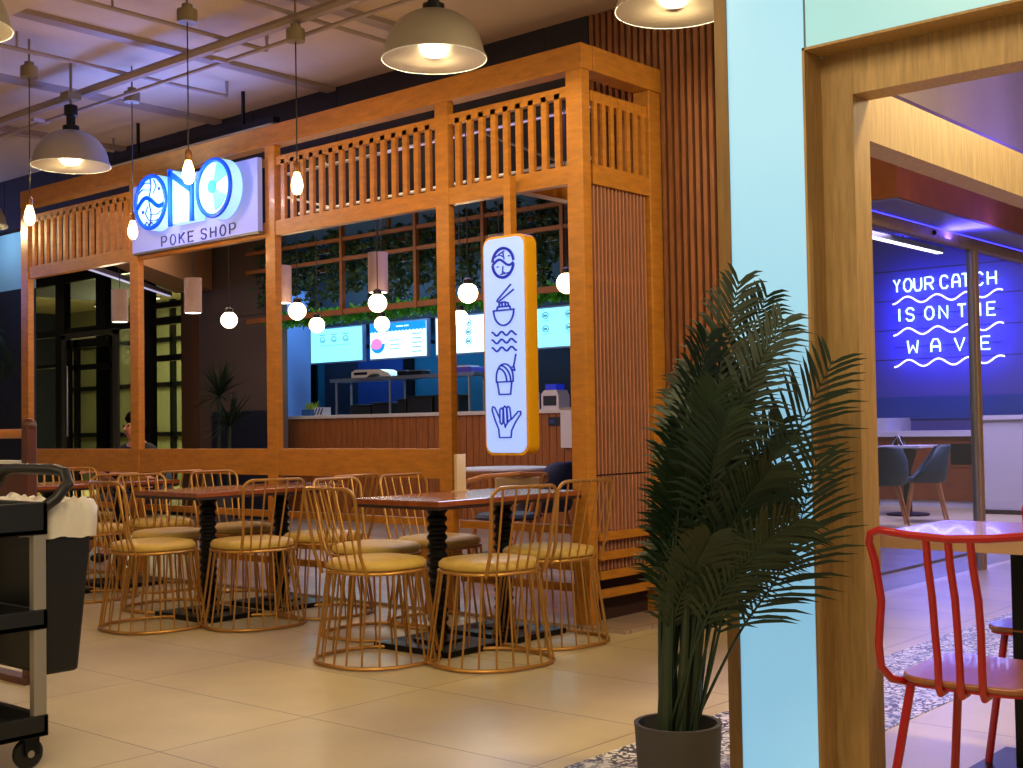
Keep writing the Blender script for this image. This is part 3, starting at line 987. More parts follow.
# ---------------------------------------------------------------- ceiling lamps
def make_dome():                 # origin at the rim centre
    r = root('dome_lamp', (0, 0, 0), 'x', 'lamp')
    R, h = 0.25, 0.24
    out, inn = [], []
    for i in range(13):
        t = pi / 2 * i / 12
        out.append((R * cos(t) ** 0.85 if i < 12 else 0.045, h * sin(t)))
    out[-1] = (0.05, h)
    outer = [(R + 0.012, -0.004), (R + 0.012, 0.004)] + out[1:]
    put(MB().lathe(outer, (0, 0, 0), 40), 'lamp_shade', M['lamp_out'], r)
    mb = MB().lathe([(R + 0.010, -0.005), (R * 0.985, 0.004)] + [(q[0] * 0.97, q[1] * 0.96) for q in out[1:]], (0, 0, 0), 40)
    mb.f = [f[::-1] for f in mb.f][:-2]
    put(mb, 'reflector', M['lamp_in'], r)
    put(MB().lathe([(0.055, h - .01), (0.055, h + 0.03), (0.03, h + 0.04), (0.03, h + .10), (0.045, h + .105), (0.045, h + .17), (0.02, h + .18)], (0, 0, 0), 20), 'lamp_socket', M['iron'], r)
    put(MB().sphere((0, 0, 0.17), 0.035, 14, 8, (1, 1, 1.3)), 'bulb', M['lamp_bulb'], r)
    put(MB().tube([(0, 0, h + .18), (0, 0, 0.705)], 0.010, 8).box(-.05, .05, -.05, .05, .45, .50), 'hanger', M['box'], r)
    light('POINT', (0, 0, 0.03), 64, (1.0, 0.80, 0.42), 0.09, parent=r)
    return r


dome = make_dome()
DL = [(-4.30, 4.42, 'large dome lamp hanging in front of the lattice, top centre of the picture'),
      (-7.82, 4.48, 'dome lamp on the conduit at upper left, above the far table'),
      (-3.02, 4.62, 'dome lamp cut by the top edge beside the pale light panel'),
      (-5.50, 2.57, 'dome lamp cut by the upper left corner of the picture'),
      (-2.95, 2.45, 'added unseen dome lamp brightening the foreground floor before the potted palm'),  # extra lamp out of view, added to brighten the floor
      (-10.64, 5.19, 'farthest dome lamp, left of the timber frame')]
for i, (x, y, lbl) in enumerate(DL):
    place(dome, i == 0, (x, y, 2.92), 0, lbl, 'grey metal dome lamps')


def bulb_pendant(x, y, zb, zbox, label):
    r = root('bulb_pendant', (x, y, zb), label, 'pendant lamp', 'bare bulb pendants')
    put(MB().lathe([(0.0, -0.062), (0.018, -0.058), (0.031, -0.035), (0.034, -0.01), (0.030, 0.02), (0.018, 0.055), (0.014, 0.07)], (x, y, zb), 16), 'bulb', M['filament'], r)
    put(MB().lathe([(0.017, 0.065), (0.019, 0.07), (0.019, 0.11), (0.010, 0.125)], (x, y, zb), 14), 'lamp_socket', M['brass'], r)
    put(MB().tube([(x, y, zb + 0.12), (x + .002, y, (zb + zbox) / 2), (x, y, zbox)], 0.004, 6), 'cord', M['cord'], r)
    put(MB().lathe([(0.055, 0), (0.055, 0.07), (0.03, 0.075), (0.03, 0.10)], (x, y, zbox), 12).tube([(x, y, zbox + .09), (x, y, 3.63)], 0.007, 6), 'ceiling_box', M['box'], r)
    light('POINT', (x, y, zb - 0.10), 5, (1.0, 0.62, 0.26), 0.04)


bulb_pendant(-7.54, 4.03, 2.49, 3.38, 'bare bulb pendant left of all, in front of the first lattice panel')
bulb_pendant(-7.61, 4.82, 2.49, 3.38, 'bare bulb pendant at the left edge of the lettered sign')
bulb_pendant(-5.74, 3.98, 2.50, 3.32, 'bare bulb pendant hanging in front of the lettered sign')
bulb_pendant(-5.58, 4.60, 2.50, 3.32, 'bare bulb pendant right of the lettered sign, before the third lattice')

# pipes and conduits under the concrete ceiling
b = MB().tube([(-26, 4.62, 3.46), (-3.0, 4.62, 3.46)], 0.035, 8)
tag(put(b, 'ceiling_pipe', M['pipe']), 'thick painted pipe running left to right under the ceiling', 'pipe')
b = MB().tube([(-26, 4.72, 3.40), (-3.0, 4.72, 3.40)], 0.013, 8)
for x in (-10, -8.6, -6.4, -4.6):
    b.box(x - .02, x + .02, 4.62, 4.74, 3.385, 3.41)
tag(put(b, 'conduit_pipe', M['pipe']), 'thin conduit clipped beside the thick ceiling pipe', 'pipe')
b = MB()
for i, (x, lbl) in enumerate(((-9.6, 'thin ceiling conduit crossing above the far left table'), (-7.45, 'thin ceiling conduit crossing above the left dome lamp'), (-6.35, 'thin ceiling conduit crossing near the second bulb pendant'), (-5.68, 'thin ceiling conduit crossing above the sign pendant'), (-3.9, 'thin ceiling conduit crossing right of the top dome lamp'))):
    y1 = (5.9, 5.5, 5.0, 5.9, 5.2)[i]
    tag(put(MB().tube([(x, 3.34, 3.52), (x, y1, 3.52), (x, y1, 3.63)], 0.014, 8).tube([(x, 3.9, 3.52), (x, 3.9, 3.63)], .008, 6), 'conduit_pipe', M['pipe']), lbl, 'pipe', 'cross conduits under the ceiling')
# dark linear light behind the left dome
r = root('linear_light', (-8.4, 5.75, 3.3), 'black ceiling track with pale underside behind the left dome lamp', 'light')
put(MB().box(-9.8, -7.2, 5.72, 5.78, 3.33, 3.37).box(-9.0, -8.98, 5.74, 5.76, 3.37, 3.63).box(-7.6, -7.58, 5.74, 5.76, 3.37, 3.63), 'track', M['iron'], r, smooth=False)
put(MB().box(-9.75, -7.25, 5.725, 5.775, 3.32, 3.33), 'diffuser', M['white'], r, smooth=False)

light('POINT', (-10.6, 7.6, 3.0), 10, (1.0, 0.74, 0.5), 0.2)

# ---------------------------------------------------------------- lights inside the shop
def globe(x, y, z, label):
    r = root('globe_pendant', (x, y, z), label, 'pendant lamp', 'glowing globe pendants in the shop')
    put(MB().sphere((x, y, z), 0.072, 20, 12), 'globe', M['globe'], r)
    put(MB().lathe([(0.03, 0.06), (0.034, 0.065), (0.034, 0.095), (0.012, 0.11)], (x, y, z), 14), 'cap', M['iron'], r)
    put(MB().tube([(x, y, z + 0.1), (x, y, 3.42)], 0.004, 6), 'cord', M['cord'], r)


for x, y, lbl in ((-8.91, 6.58, 'glowing globe lamp in front of the taupe wall, leftmost of the globes'),
                  (-7.90, 6.50, 'glowing globe lamp just right of the third post'),
                  (-7.01, 6.55, 'glowing globe lamp directly below the middle grey cylinder shade'),
                  (-6.07, 6.55, 'glowing globe lamp between the fourth post and the light box, upper one'),
                  (-5.21, 6.60, 'glowing globe lamp half hidden by the corner post'),
                  (-8.85, 7.51, 'smaller-looking globe lamp over the left edge of the first menu screen'),
                  (-8.41, 7.91, 'smaller-looking globe lamp over the left edge of the second menu screen'),
                  (-7.52, 8.01, 'smaller-looking globe lamp over the left edge of the third menu screen')):
    globe(x, y, 2.05, lbl)
for x, y, p in ((-7.9, 6.5, 6), (-6.07, 6.55, 6), (-8.41, 7.8, 6)):
    light('POINT', (x, y, 1.93), p, (1.0, 0.66, 0.34), 0.07)


def cyl_pendant(x, y, label):
    r = root('cylinder_pendant', (x, y, 2.15), label, 'pendant lamp', 'grey cylinder pendants in the shop')
    put(MB().lathe([(0.070, 0.0), (0.078, 0.0), (0.078, 0.31), (0.02, 0.31)], (x, y, 2.15), 28), 'lamp_shade', M['cyl'], r)
    put(MB().lathe([(0.0, 0.004), (0.069, 0.004), (0.069, 0.012), (0.0, 0.012)], (x, y, 2.145), 24), 'diffuser', M['led'], r)
    put(MB().tube([(x, y, 2.46), (x, y, 3.42)], 0.004, 6), 'cord', M['cord'], r)


for x, y, lbl in ((-10.65, 6.60, 'grey cylinder pendant in the first bay beside the second post'),
                  (-9.45, 6.59, 'grey cylinder pendant in the second bay below the lettered sign'),
                  (-8.25, 6.63, 'grey cylinder pendant half hidden by the third post'),
                  (-7.14, 6.68, 'grey cylinder pendant above the globe in the middle bay'),
                  (-5.90, 6.70, 'grey cylinder pendant partly hidden by the tall light box')):
    cyl_pendant(x, y, lbl)

# ---------------------------------------------------------------- service counter and kitchen
ct = root('service_counter', (-8.6, 10.2, 0.02), 'long service counter with brown plank front and pale top', 'counter')
put(MB().box(-12.3, -5.75, 9.94, 10.55, 0.02, 1.22), 'body', M['navy'], ct, smooth=False)
b = MB()
random.seed(4)
x = -12.3
while x < -5.78:
    b.box(x, x + 0.088, 9.90 + random.random() * .004, 9.94, 0.10, 1.22)
    x += 0.096
put(b, 'plank_front', M['panel_wood'], ct, smooth=False)
put(MB().box(-12.32, -5.72, 9.87, 10.6, 1.22, 1.26), 'worktop', M['marble'], ct, smooth=False, bevel=0.004)
put(MB().box(-12.3, -5.75, 9.92, 9.94, 0.02, 0.10), 'kickboard', M['marble'], ct, smooth=False)

sh = root('steel_shelf', (-10.9, 10.25, 1.26), 'stainless steel over-shelf on thin legs standing on the counter', 'shelf')
put(MB().box(-11.70, -9.30, 10.12, 10.42, 1.66, 1.70), 'shelf_board', M['steel'], sh, smooth=False)
for x, y in ((-11.60, 10.14), (-11.60, 10.38), (-10.66, 10.14), (-10.66, 10.38), (-9.40, 10.14), (-9.40, 10.38)):
    put(MB().tube([(x, y, 1.26), (x, y, 1.66)], 0.014, 8), 'leg', M['steel'], sh)
ap = root('kitchen_appliance', (-11.0, 10.27, 1.70), 'low white appliance with dark vent on the steel shelf', 'appliance')
put(MB().poly_y([(-11.35, 1.70), (-11.35, 1.77), (-11.28, 1.80), (-10.85, 1.79), (-10.70, 1.74), (-10.66, 1.70), (-10.80, 1.70), (-10.88, 1.74), (-11.02, 1.74), (-11.08, 1.70)], 10.16, 10.38), 'body', M['white'], ap)
put(MB().box(-11.30, -11.07, 10.155, 10.16, 1.735, 1.765), 'vent', M['iron'], ap, smooth=False)
for i, (x0, x1, z1, lbl) in enumerate(((-10.6, -10.45, 1.765, 'small dark box on the steel shelf beside the white appliance'), (-10.4, -10.2, 1.76, 'flat dark box on the steel shelf, right of the smaller box'))):
    b_ = root('storage_box', ((x0 + x1) / 2, 10.27, 1.70), lbl, 'box', 'boxes on the steel shelf')
    put(MB().box(x0, x1, 10.2, 10.34, 1.70, z1 - .012), 'body', M['iron'], b_, smooth=False)
    put(MB().box(x0 - .005, x1 + .005, 10.195, 10.345, z1 - .012, z1), 'lid', M['steel'], b_, smooth=False)
for i, (x0, x1, z1, lbl) in enumerate(((-11.40, -11.05, 1.38, 'low black container behind the counter edge, leftmost of the row'), (-11.02, -10.72, 1.40, 'black container on the counter left of the shelf leg'), (-10.58, -10.44, 1.43, 'narrow black container on the counter right of the shelf leg'), (-10.42, -10.02, 1.46, 'tall black container on the counter, left of the widest one'), (-9.98, -9.60, 1.46, 'tall black container on the counter at the fourth post'))):
    b_ = root('food_container', ((x0 + x1) / 2, 10.26, 1.26), lbl, 'container', 'black containers on the counter')
    put(MB().box(x0, x1, 10.18, 10.36, 1.26, z1 - .02), 'body', M['plastic'], b_, smooth=False, bevel=.008)
    put(MB().box(x0 - .008, x1 + .008, 10.17, 10.37, z1 - .02, z1), 'lid', M['plastic'], b_, smooth=False, bevel=.004)
tr = root('violet_tray', (-9.55, 10.27, 1.70), 'violet plastic tray on the steel shelf right of the fourth post', 'tray')
put(MB().box(-9.80, -9.38, 10.15, 10.39, 1.70, 1.76), 'tray', M['purple_item'], tr, smooth=False, bevel=.006)
put(MB().box(-9.80, -9.45, 10.18, 10.36, 1.76, 1.78), 'tray_lid', M['white'], tr, smooth=False)
# planter and cups at the left end of the counter
pl = root('counter_plant', (-12.0, 10.1, 1.26), 'small yellow-green plant in a blue pot on the left end of the counter', 'plant')
put(MB().box(-12.12, -11.92, 10.02, 10.14, 1.26, 1.34), 'pot', M['bowl_blue'], pl, smooth=False, bevel=.006)
b = MB()
random.seed(11)
for i in range(40):
    x, y = random.uniform(-12.1, -11.94), random.uniform(10.04, 10.12)
    a = random.uniform(0, 2 * pi)
    h = random.uniform(.05, .13)
    dx, dy = cos(a) * .04, sin(a) * .04
    n0 = len(b.v)
    b.v += [(x - .006, y, 1.33), (x + .006, y, 1.33), (x + dx + .008, y + dy, 1.33 + h * .7), (x + dx * 1.6, y + dy * 1.6, 1.33 + h), (x + dx - .008, y + dy, 1.33 + h * .7)]
    b.f.append(tuple(range(n0, n0 + 5)))
put(b, 'leaves', M['yellow_green'], pl, smooth=False)
bx = root('patterned_box', (-11.8, 10.1, 1.26), 'blue and white patterned box beside the small counter plant', 'box')
put(MB().box(-11.89, -11.72, 10.03, 10.15, 1.26, 1.36), 'body', M['paper'], bx, smooth=False)
b = MB()
for i in range(3):
    q = flat_strip([(-11.88 + .055 * i, 1.275), (-11.84 + .055 * i, 1.345)], .018, 10.025, 10.03)
    n0 = len(b.v)
    b.v += q.v
    b.f += [tuple(k + n0 for k in f) for f in q.f]
put(b, 'pattern', M['blue'], bx, smooth=False)
pr = root('card_machine', (-8.15, 10.1, 1.26), 'small grey payment printer with dark face on the right end of the counter', 'printer')
put(MB().poly_y([(-8.26, 1.26), (-8.26, 1.42), (-8.22, 1.46), (-8.06, 1.46), (-8.03, 1.40), (-8.03, 1.26)], 10.0, 10.18), 'body', M['paper'], pr)
put(MB().box(-8.23, -8.06, 9.995, 10.0, 1.30, 1.40), 'front_plate', M['navy'], pr, smooth=False)
put(MB().box(-8.22, -8.08, 10.02, 10.16, 1.46, 1.52), 'paper_tray', M['icon'], pr, smooth=False)
pp = root('notice_holder', (-8.42, 10.0, 1.26), 'white notice card standing on the counter right of the light box', 'card')
put(MB().box(-8.50, -8.30, 10.0, 10.02, 1.27, 1.44), 'card', M['paper'], pp, smooth=False)
put(MB().box(-8.52, -8.28, 9.98, 10.05, 1.26, 1.27), 'card_foot', M['alu'], pp, smooth=False)
hp = root('wall_panel', (-7.82, 9.87, 0.87), 'white hanging panel on the plank front beside the corner post', 'panel')
put(MB().box(-7.90, -7.70, 9.862, 9.87, 0.87, 1.27), 'board', M['paper'], hp, smooth=False)
put(MB().box(-7.9, -7.7, 9.855, 9.862, 1.25, 1.275), 'clip_rail', M['alu'], hp, smooth=False)
hs = root('small_sign', (-7.97, 9.88, 1.08), 'small dark sign card fixed to the plank front of the counter', 'sign')
put(MB().box(-8.08, -7.91, 9.89, 9.90, 1.09, 1.18), 'board', M['navy'], hs, smooth=False)
put(MB().box(-8.06, -8.0, 9.886, 9.89, 1.115, 1.155), 'emblem', M['blue'], hs, smooth=False)

# menu screens
def screen(x0, x1, face, label, kindn):
    z0, z1, y = 1.955, 2.43, 10.9
    r = root('menu_screen', ((x0 + x1) / 2, y, z0), label, 'screen', 'menu screens above the kitchen')
    put(MB().box(x0, x1, y + .005, y + .06, z0, z1), 'case', M['screen_case'], r, smooth=False)
    put(MB().box(x0 + .02, x1 - .02, y, y + .005, z0 + .02, z1 - .02), 'display', M[face], r, smooth=False)
    put(MB().box(x0 + .3, x0 + .34, y + .06, 11.5, 2.15, 2.2).box(x1 - .34, x1 - .3, y + .06, 11.5, 2.15, 2.2), 'wall_mount', M['iron'], r, smooth=False)
    yy0, yy1 = y - .003, y
    w = x1 - x0
    if kindn == 0:
        for k in range(3):
            cx = x0 + w * (.25 + .22 * k)
            put(MB().tube([(p[0], y - .004, p[1]) for p in ell(cx, 2.27, .045, .035, 16)], .006, 5, closed=True).box(cx - .03, cx + .03, yy0, yy1, 2.25, 2.262), 'dish_icon', M['scr_ink'], r)
            put(MB().box(cx - .06, cx + .06, yy0, yy1, 2.33, 2.34), 'text_line', M['scr_ink'], r, smooth=False)
        put(MB().box(x0 + .2, x1 - .25, yy0, yy1, 2.19, 2.196), 'text_line', M['scr_ink'], r, smooth=False)
    elif kindn == 1:
        put(MB().poly_y([(x0 + .02, 2.41), (x0 + .02, 2.32)] + [(x0 + .02 + (w - .04) * i / 32, 2.30 + .016 * (i % 2)) for i in range(33)] + [(x1 - .02, 2.41)], yy0, yy1), 'header_band', M['scr_blue'], r, smooth=False)
        put(MB().poly_y(arc(x0 + .16, 2.16, .13, .12, 180, 360, 12), yy0, yy1), 'bowl_picture', M['scr_blue'], r, smooth=False)
        put(MB().poly_y(arc(x0 + .14, 2.16, .10, .07, 0, 360, 14)[:-1], yy0 - .002, yy1), 'food_picture', M['scr_pink'], r, smooth=False)
        put(MB().box(x0 + .5, x0 + .62, yy0 - .003, yy0, 2.355, 2.37).box(x0 + .64, x0 + .72, yy0 - .003, yy0, 2.355, 2.37), 'text_line', M['scr_white'], r, smooth=False)
        for k in range(3):
            put(MB().box(x0 + .38, x0 + .55, yy0, yy1, 2.19 - .055 * k, 2.20 - .055 * k), 'text_line', M['scr_ink'], r, smooth=False)
        for k in range(5):
            put(MB().box(x0 + .78, x0 + .94, yy0, yy1, 2.25 - .055 * k, 2.262 - .055 * k), 'text_line', M['scr_ink'], r, smooth=False)
    else:
        rows = 3 if kindn == 2 else 2
        for a in range(rows):
            for c in range(2 if kindn == 2 else 3):
                cx = x0 + w * (.22 + .32 * c) + (.0 if kindn == 2 else -.02)
                cz = 2.33 - a * (.11 if kindn == 2 else .15)
                put(MB().tube([(p[0], y - .004, p[1]) for p in ell(cx, cz, .042, .036, 14)], .006, 5, closed=True).box(cx - .03, cx + .02, yy0, yy1, cz - .015, cz + .012), 'dish_icon', M['scr_ink'], r)
                put(MB().box(cx - .05, cx + .05, yy0, yy1, cz - .062, cz - .056), 'text_line', M['scr_ink'], r, smooth=False)
    light('AREA', ((x0 + x1) / 2, y - .06, 2.2), 3.0, (0.5, 0.85, 1.0), w, .4, (0, -1, -.2))


screen(-12.99, -11.95, 'scr_cyan', 'cyan menu screen with three round dish icons, leftmost of the menu screens', 0)
screen(-11.83, -10.79, 'scr_white', 'menu screen with blue scalloped header and a pink bowl picture', 1)
screen(-10.66, -9.62, 'scr_white', 'white menu screen with a column of dish icons, left of the tall light box', 2)
screen(-9.46, -8.42, 'scr_cyan', 'pale menu screen between the tall light box and the corner post', 3)

# trellis with plants above the counter
M['trellis'] = mat('trellis_timber', (128, 76, 34), 0.6, noise=0.2, scale=6)
tl = root('plant_trellis', (-9.5, 9.3, 2.38), 'front timber trellis before the hanging vines above the kitchen counter', 'trellis')
for z, w in ((3.19, .03), (2.97, .03), (2.40, .05)):
    put(MB().box(-12.1, -4.75, 9.18, 9.23, z - w, z + .01), 'rail', M['trellis'], tl, smooth=False)
for x in (-11.55, -10.40, -9.25, -8.30, -7.30, -6.3, -5.3):
    put(MB().box(x - .02, x + .02, 9.17, 9.22, 2.34, 3.42), 'upright', M['trellis'], tl, smooth=False)
tl = root('plant_trellis', (-9.5, 9.62, 2.35), 'rear timber trellis behind the hanging vines above the kitchen counter', 'trellis')
for z in (3.19, 2.97, 2.40):
    put(MB().box(-12.1, -4.75, 9.60, 9.64, z - .05, z), 'rail', M['trellis'], tl, smooth=False)
for x in (-10.1, -7.9):
    put(MB().box(x - .02, x + .02, 9.60, 9.64, 2.36, 3.42), 'upright', M['trellis'], tl, smooth=False)


def leaf_cloud(name, m, n, sx, sy, sz, size, seed, hang=False):
    random.seed(seed)
    b = MB()
    for i in range(n):
        x, y = random.gauss(0, sx), random.gauss(0, sy)
        z = -random.random() * sz if hang else random.uniform(-sz, sz * .6)
        if hang:
            x *= 1 - .5 * (-z / sz)
        d = Vector((random.uniform(-1, 1), random.uniform(-1, 1), random.uniform(-1, .5))).normalized()
        u = d.cross(Vector((random.uniform(-1, 1), random.uniform(-1, 1), random.uniform(-1, 1)))).normalized()
        L = size * random.uniform(.6, 1.3)
        p = Vector((x, y, z))
        n0 = len(b.v)
        b.v += [tuple(p), tuple(p + d * L * .5 + u * L * .3), tuple(p + d * L), tuple(p + d * L * .5 - u * L * .3)]
        b.f.append((n0, n0 + 1, n0 + 2, n0 + 3))
    return b


ORD = ['first', 'second', 'third', 'fourth', 'fifth', 'sixth', 'seventh', 'eighth', 'ninth', 'tenth', 'eleventh', 'twelfth', 'thirteenth', 'fourteenth', 'fifteenth', 'sixteenth', 'seventeenth', 'eighteenth', 'nineteenth', 'twentieth']
protos = []
for k in range(3):
    h = (0.8, 0.6, 0.95)[k]
    r = root('hanging_vine', (0, 0, 0), 'x', 'plant')
    b = leaf_cloud('v', M['vine'], 420, .12, .035, h, .075, 20 + k, True)
    put(b, 'foliage', M['vine'], r, smooth=False)
    random.seed(k)
    b = MB()
    for s_ in range(4):
        x = random.uniform(-.1, .1)
        b.tube([(x, 0, 0), (x * 1.3, .03, -h * .5), (x * .7, 0, -h * .95)], .004, 5)
    put(b, 'stems', M['stem'], r)
    protos.append(r)
random.seed(7)
xs = [-11.95, -11.5, -11.15, -10.8, -10.45, -10.05, -9.75, -9.4, -9.1, -8.75, -8.4, -8.1, -7.75, -7.45, -7.1, -6.8]
for i, x in enumerate(xs):
    k = i % 3
    o = protos[k] if i < 3 else dup(protos[k])
    o.location = (x, 9.42 + random.uniform(-.03, .03), 3.36 - random.uniform(0, .15))
    o.rotation_euler = (0, 0, random.uniform(-.4, .4))
    o['label'] = '%s dark vine from the left, hanging in the trellis above the kitchen' % ORD[i]
    o['group'] = 'vines hanging in the trellis'
fern = root('shelf_plant', (0, 0, 0), 'x', 'plant')
put(leaf_cloud('f', M['fern'], 300, .15, .05, .09, .06, 33), 'foliage', M['fern'], fern, smooth=False)
put(MB().box(-.17, .17, -.05, .05, -.01, .0), 'liner', M['soil'], fern, smooth=False)
xs = [-11.7, -11.35, -11.0, -10.65, -10.3, -9.95, -9.6, -9.25, -8.9, -8.55, -8.2, -7.85, -7.5, -7.15]
for i, x in enumerate(xs):
    o = fern if i == 0 else dup(fern)
    o.location = (x, 9.40, 2.40)
    o.rotation_euler = (0, 0, random.uniform(-.2, .2) + (pi if i % 2 else 0))
    o['label'] = '%s bright green plant from the left in the row above the menu screens' % ORD[i]
    o['group'] = 'bright plants above the menu screens'

# ---------------------------------------------------------------- furniture inside the shop
t = root('round_table', (-7.0, 7.95, 0.02), 'pale round cafe table inside the shop below the tall light box', 'table')
put(MB().lathe([(0.0, .725), (.40, .725), (.415, .737), (.41, .75), (0.0, .75)], (-7.0, 7.95, 0), 36), 'table_top', M['marble'], t)
put(MB().lathe([(.22, .02), (.22, .035), (.05, .05), (.035, .1), (.035, .62), (.10, .725)], (-7.0, 7.95, 0), 20), 'pedestal', M['iron'], t)


def shell_chair(x, y, rz, shell, label, zf=0.0, group=None, h=.80):
    r = root('shell_chair', (0, 0, 0), label, 'chair', group)
    b = MB()
    n = 14
    rows = []
    for (z, w, d, k) in ((.43, .20, .20, 1), (.46, .235, .22, 1), (.56, .245, .235, .8), (.68, .235, .25, .62), (h - .02, .20, .27, .50), (h, .17, .275, .42)):
        row = []
        for i in range(n + 1):
            a = radians(-90 + (i / n - .5) * 260 * k)
            row.append((w * cos(a), d * sin(a), z))
        rows.append(row)
    for row in rows:
        b.v += row
    m_ = n + 1
    for i in range(len(rows) - 1):
        for j in range(n):
            b.f.append((i * m_ + j, i * m_ + j + 1, (i + 1) * m_ + j + 1, (i + 1) * m_ + j))
    s_ = put(b, 'seat_shell', shell, r, angle=80)
    md = s_.modifiers.new('solid', 'SOLIDIFY')
    md.thickness = .025
    put(MB().lathe([(0, .42), (.19, .42), (.215, .44), (.20, .475), (0, .48)], (0, 0, 0), 24), 'seat_pad', shell, r)
    for sx in (-1, 1):
        for sy in (-1, 1):
            put(MB().tube([(sx * .13, sy * .13, .42), (sx * .22, sy * .21, 0)], [.018, .011], 8), 'leg', M['beech'], r)
    r.location = (x, y, zf)
    r.rotation_euler = (0, 0, rz)
    return r


shell_chair(-6.15, 7.45, pi / 2 + .3, M['navy_shell'], 'navy shell chair inside the shop left of the corner post', .02)
# bent wood armchair
r = root('armchair', (0, 0, 0), 'bent light-wood armchair with cream back pad behind the front table', 'chair')
put(MB().tube([(-.26, .18, .66), (-.28, 0, .70), (-.22, -.18, .735), (0, -.27, .75), (.22, -.18, .735), (.28, 0, .70), (.26, .18, .66)], .02, 10), 'arm_rail', M['beech'], r)
put(MB().lathe([(0, .43), (.22, .43), (.24, .45), (.22, .47), (0, .475)], (0, 0, 0), 24), 'seat', M['navy_shell'], r)
put(MB().box(-.16, .16, -.25, -.225, .60, .73), 'back_pad', M['cream'], r, smooth=False, bevel=.01)
for sx in (-1, 1):
    put(MB().tube([(sx * .17, -.20, .0), (sx * .16, -.16, .44), (sx * .19, -.215, .74)], [.012, .018, .014], 8), 'leg', M['beech'], r)
    put(MB().tube([(sx * .23, .20, .0), (sx * .20, .15, .44), (sx * .265, .15, .67)], [.012, .018, .014], 8), 'leg', M['beech'], r)
r.location = (-5.78, 6.62, .02)
r.rotation_euler = (0, 0, 1.0)

# ---------------------------------------------------------------- yucca inside the shop
yc = root('yucca_plant', (-12.0, 8.7, 0.02), 'dark spiky yucca in a pot before the taupe wall', 'plant')
put(MB().lathe([(.13, .02), (.16, .36), (.17, .38), (.15, .38), (.145, .33), (0, .33)], (-12.0, 8.7, 0), 20), 'pot', M['pot'], yc)
random.seed(5)
for (tx, ty, hz) in ((0, 0, 1.50), (.12, .05, 1.15)):
    x, y = -12.0 + tx, 8.7 + ty
    put(MB().tube([(x, y, .33), (x + .02, y, hz)], .022, 8), 'trunk', M['stem'], yc)
    b = MB()
    for i in range(60):
        a = random.uniform(0, 2 * pi)
        el = random.uniform(-.35, 1.3)
        L = random.uniform(.36, .56)
        d = Vector((cos(a) * cos(el), sin(a) * cos(el), sin(el)))
        sd = Vector((-sin(a), cos(a), 0)) * .014
        p = Vector((x + .02, y, hz))
        n0 = len(b.v)
        q = p + d * L * .5
        e = p + d * L + Vector((0, 0, -.05))
        b.v += [tuple(p - sd * .6), tuple(p + sd * .6), tuple(q + sd), tuple(q - sd), tuple(e)]
        b.f += [(n0, n0 + 1, n0 + 2, n0 + 3), (n0 + 3, n0 + 2, n0 + 4)]
    put(b, 'leaves', M['leaf'], yc, smooth=False)

# ---------------------------------------------------------------- seated person behind the second post
def skin_object(name, verts, edges, radii, m, parent, rootv=0, sub=2):
    me = bpy.data.meshes.new(name)
    me.from_pydata(verts, edges, [])
    me.materials.append(m)
    o = bpy.data.objects.new(name, me)
    col.objects.link(o)
    if parent:
        o.parent = parent
    o.modifiers.new('skin', 'SKIN')
    sv = me.skin_vertices[0].data
    for i, r_ in enumerate(radii):
        sv[i].radius = r_ if isinstance(r_, tuple) else (r_, r_)
        sv[i].use_root = (i == rootv)
    s_ = o.modifiers.new('sub', 'SUBSURF')
    s_.levels = sub
    s_.render_levels = sub
    o.modifiers['skin'].use_smooth_shade = True
    return o


pe = root('person', (0, 0, 0), 'seated person with short black hair and black shirt behind the second post', 'person')
# facing -Y locally, origin on the floor below the pelvis
V = [(0, 0, .50), (0, .02, .66), (0, .03, .82), (0, .02, .94), (0, .0, 1.01), (0, -.03, 1.08), (0, -.03, 1.17),   # 0-6 spine, neck, head
     (-.19, .02, .90), (-.26, -.05, .66), (-.20, -.28, .74),                 # 7-9 right arm
     (.19, .02, .90), (.26, -.05, .66), (.20, -.28, .74),                    # 10-12 left arm
     (-.10, -.02, .48), (-.13, -.42, .48), (-.13, -.40, .09), (-.13, -.52, .05),    # 13-16
     (.10, -.02, .48), (.13, -.42, .48), (.13, -.40, .09), (.13, -.52, .05)]
E_ = [(0, 1), (1, 2), (2, 3), (3, 4), (4, 5), (5, 6), (3, 7), (7, 8), (8, 9), (3, 10), (10, 11), (11, 12), (0, 13), (13, 14), (14, 15), (15, 16), (0, 17), (17, 18), (18, 19), (19, 20)]
RR = [(.14, .11), (.135, .10), (.15, .105), (.11, .07), (.052, .055), (.066, .082), (.070, .088), .055, .042, .032, .055, .042, .032, .085, .062, .042, .035, .085, .062, .042, .035]
body = skin_object('body', V, E_, RR, M['skin'], pe)
SV = [V[i] for i in (0, 1, 2, 3, 7, 8, 10, 11)]
skin_object('shirt', SV, [(0, 1), (1, 2), (2, 3), (3, 4), (4, 5), (3, 6), (6, 7)], [(.155, .13), (.15, .12), (.165, .12), (.12, .085), .07, .058, .07, .058], M['shirt'], pe)
TV = [V[i] for i in (0, 13, 14, 15, 17, 18, 19)]
skin_object('trousers', TV, [(0, 1), (1, 2), (2, 3), (0, 4), (4, 5), (5, 6)], [(.15, .12), .097, .074, .052, .097, .074, .052], M['navy'], pe)
hb = MB().sphere((0, -.012, 1.165), .096, 20, 12, (.86, 1.05, 1.08))
hb.v = [(x, max(y, -.075 + max(0, 1.19 - z) * 1.6), z) for x, y, z in hb.v]
put(hb, 'hair', M['hair'], pe, angle=80)
put(MB().sphere((-.028, -.108, 1.135), .009, 8, 6).sphere((.028, -.108, 1.135), .009, 8, 6), 'eyes', M['hair'], pe)
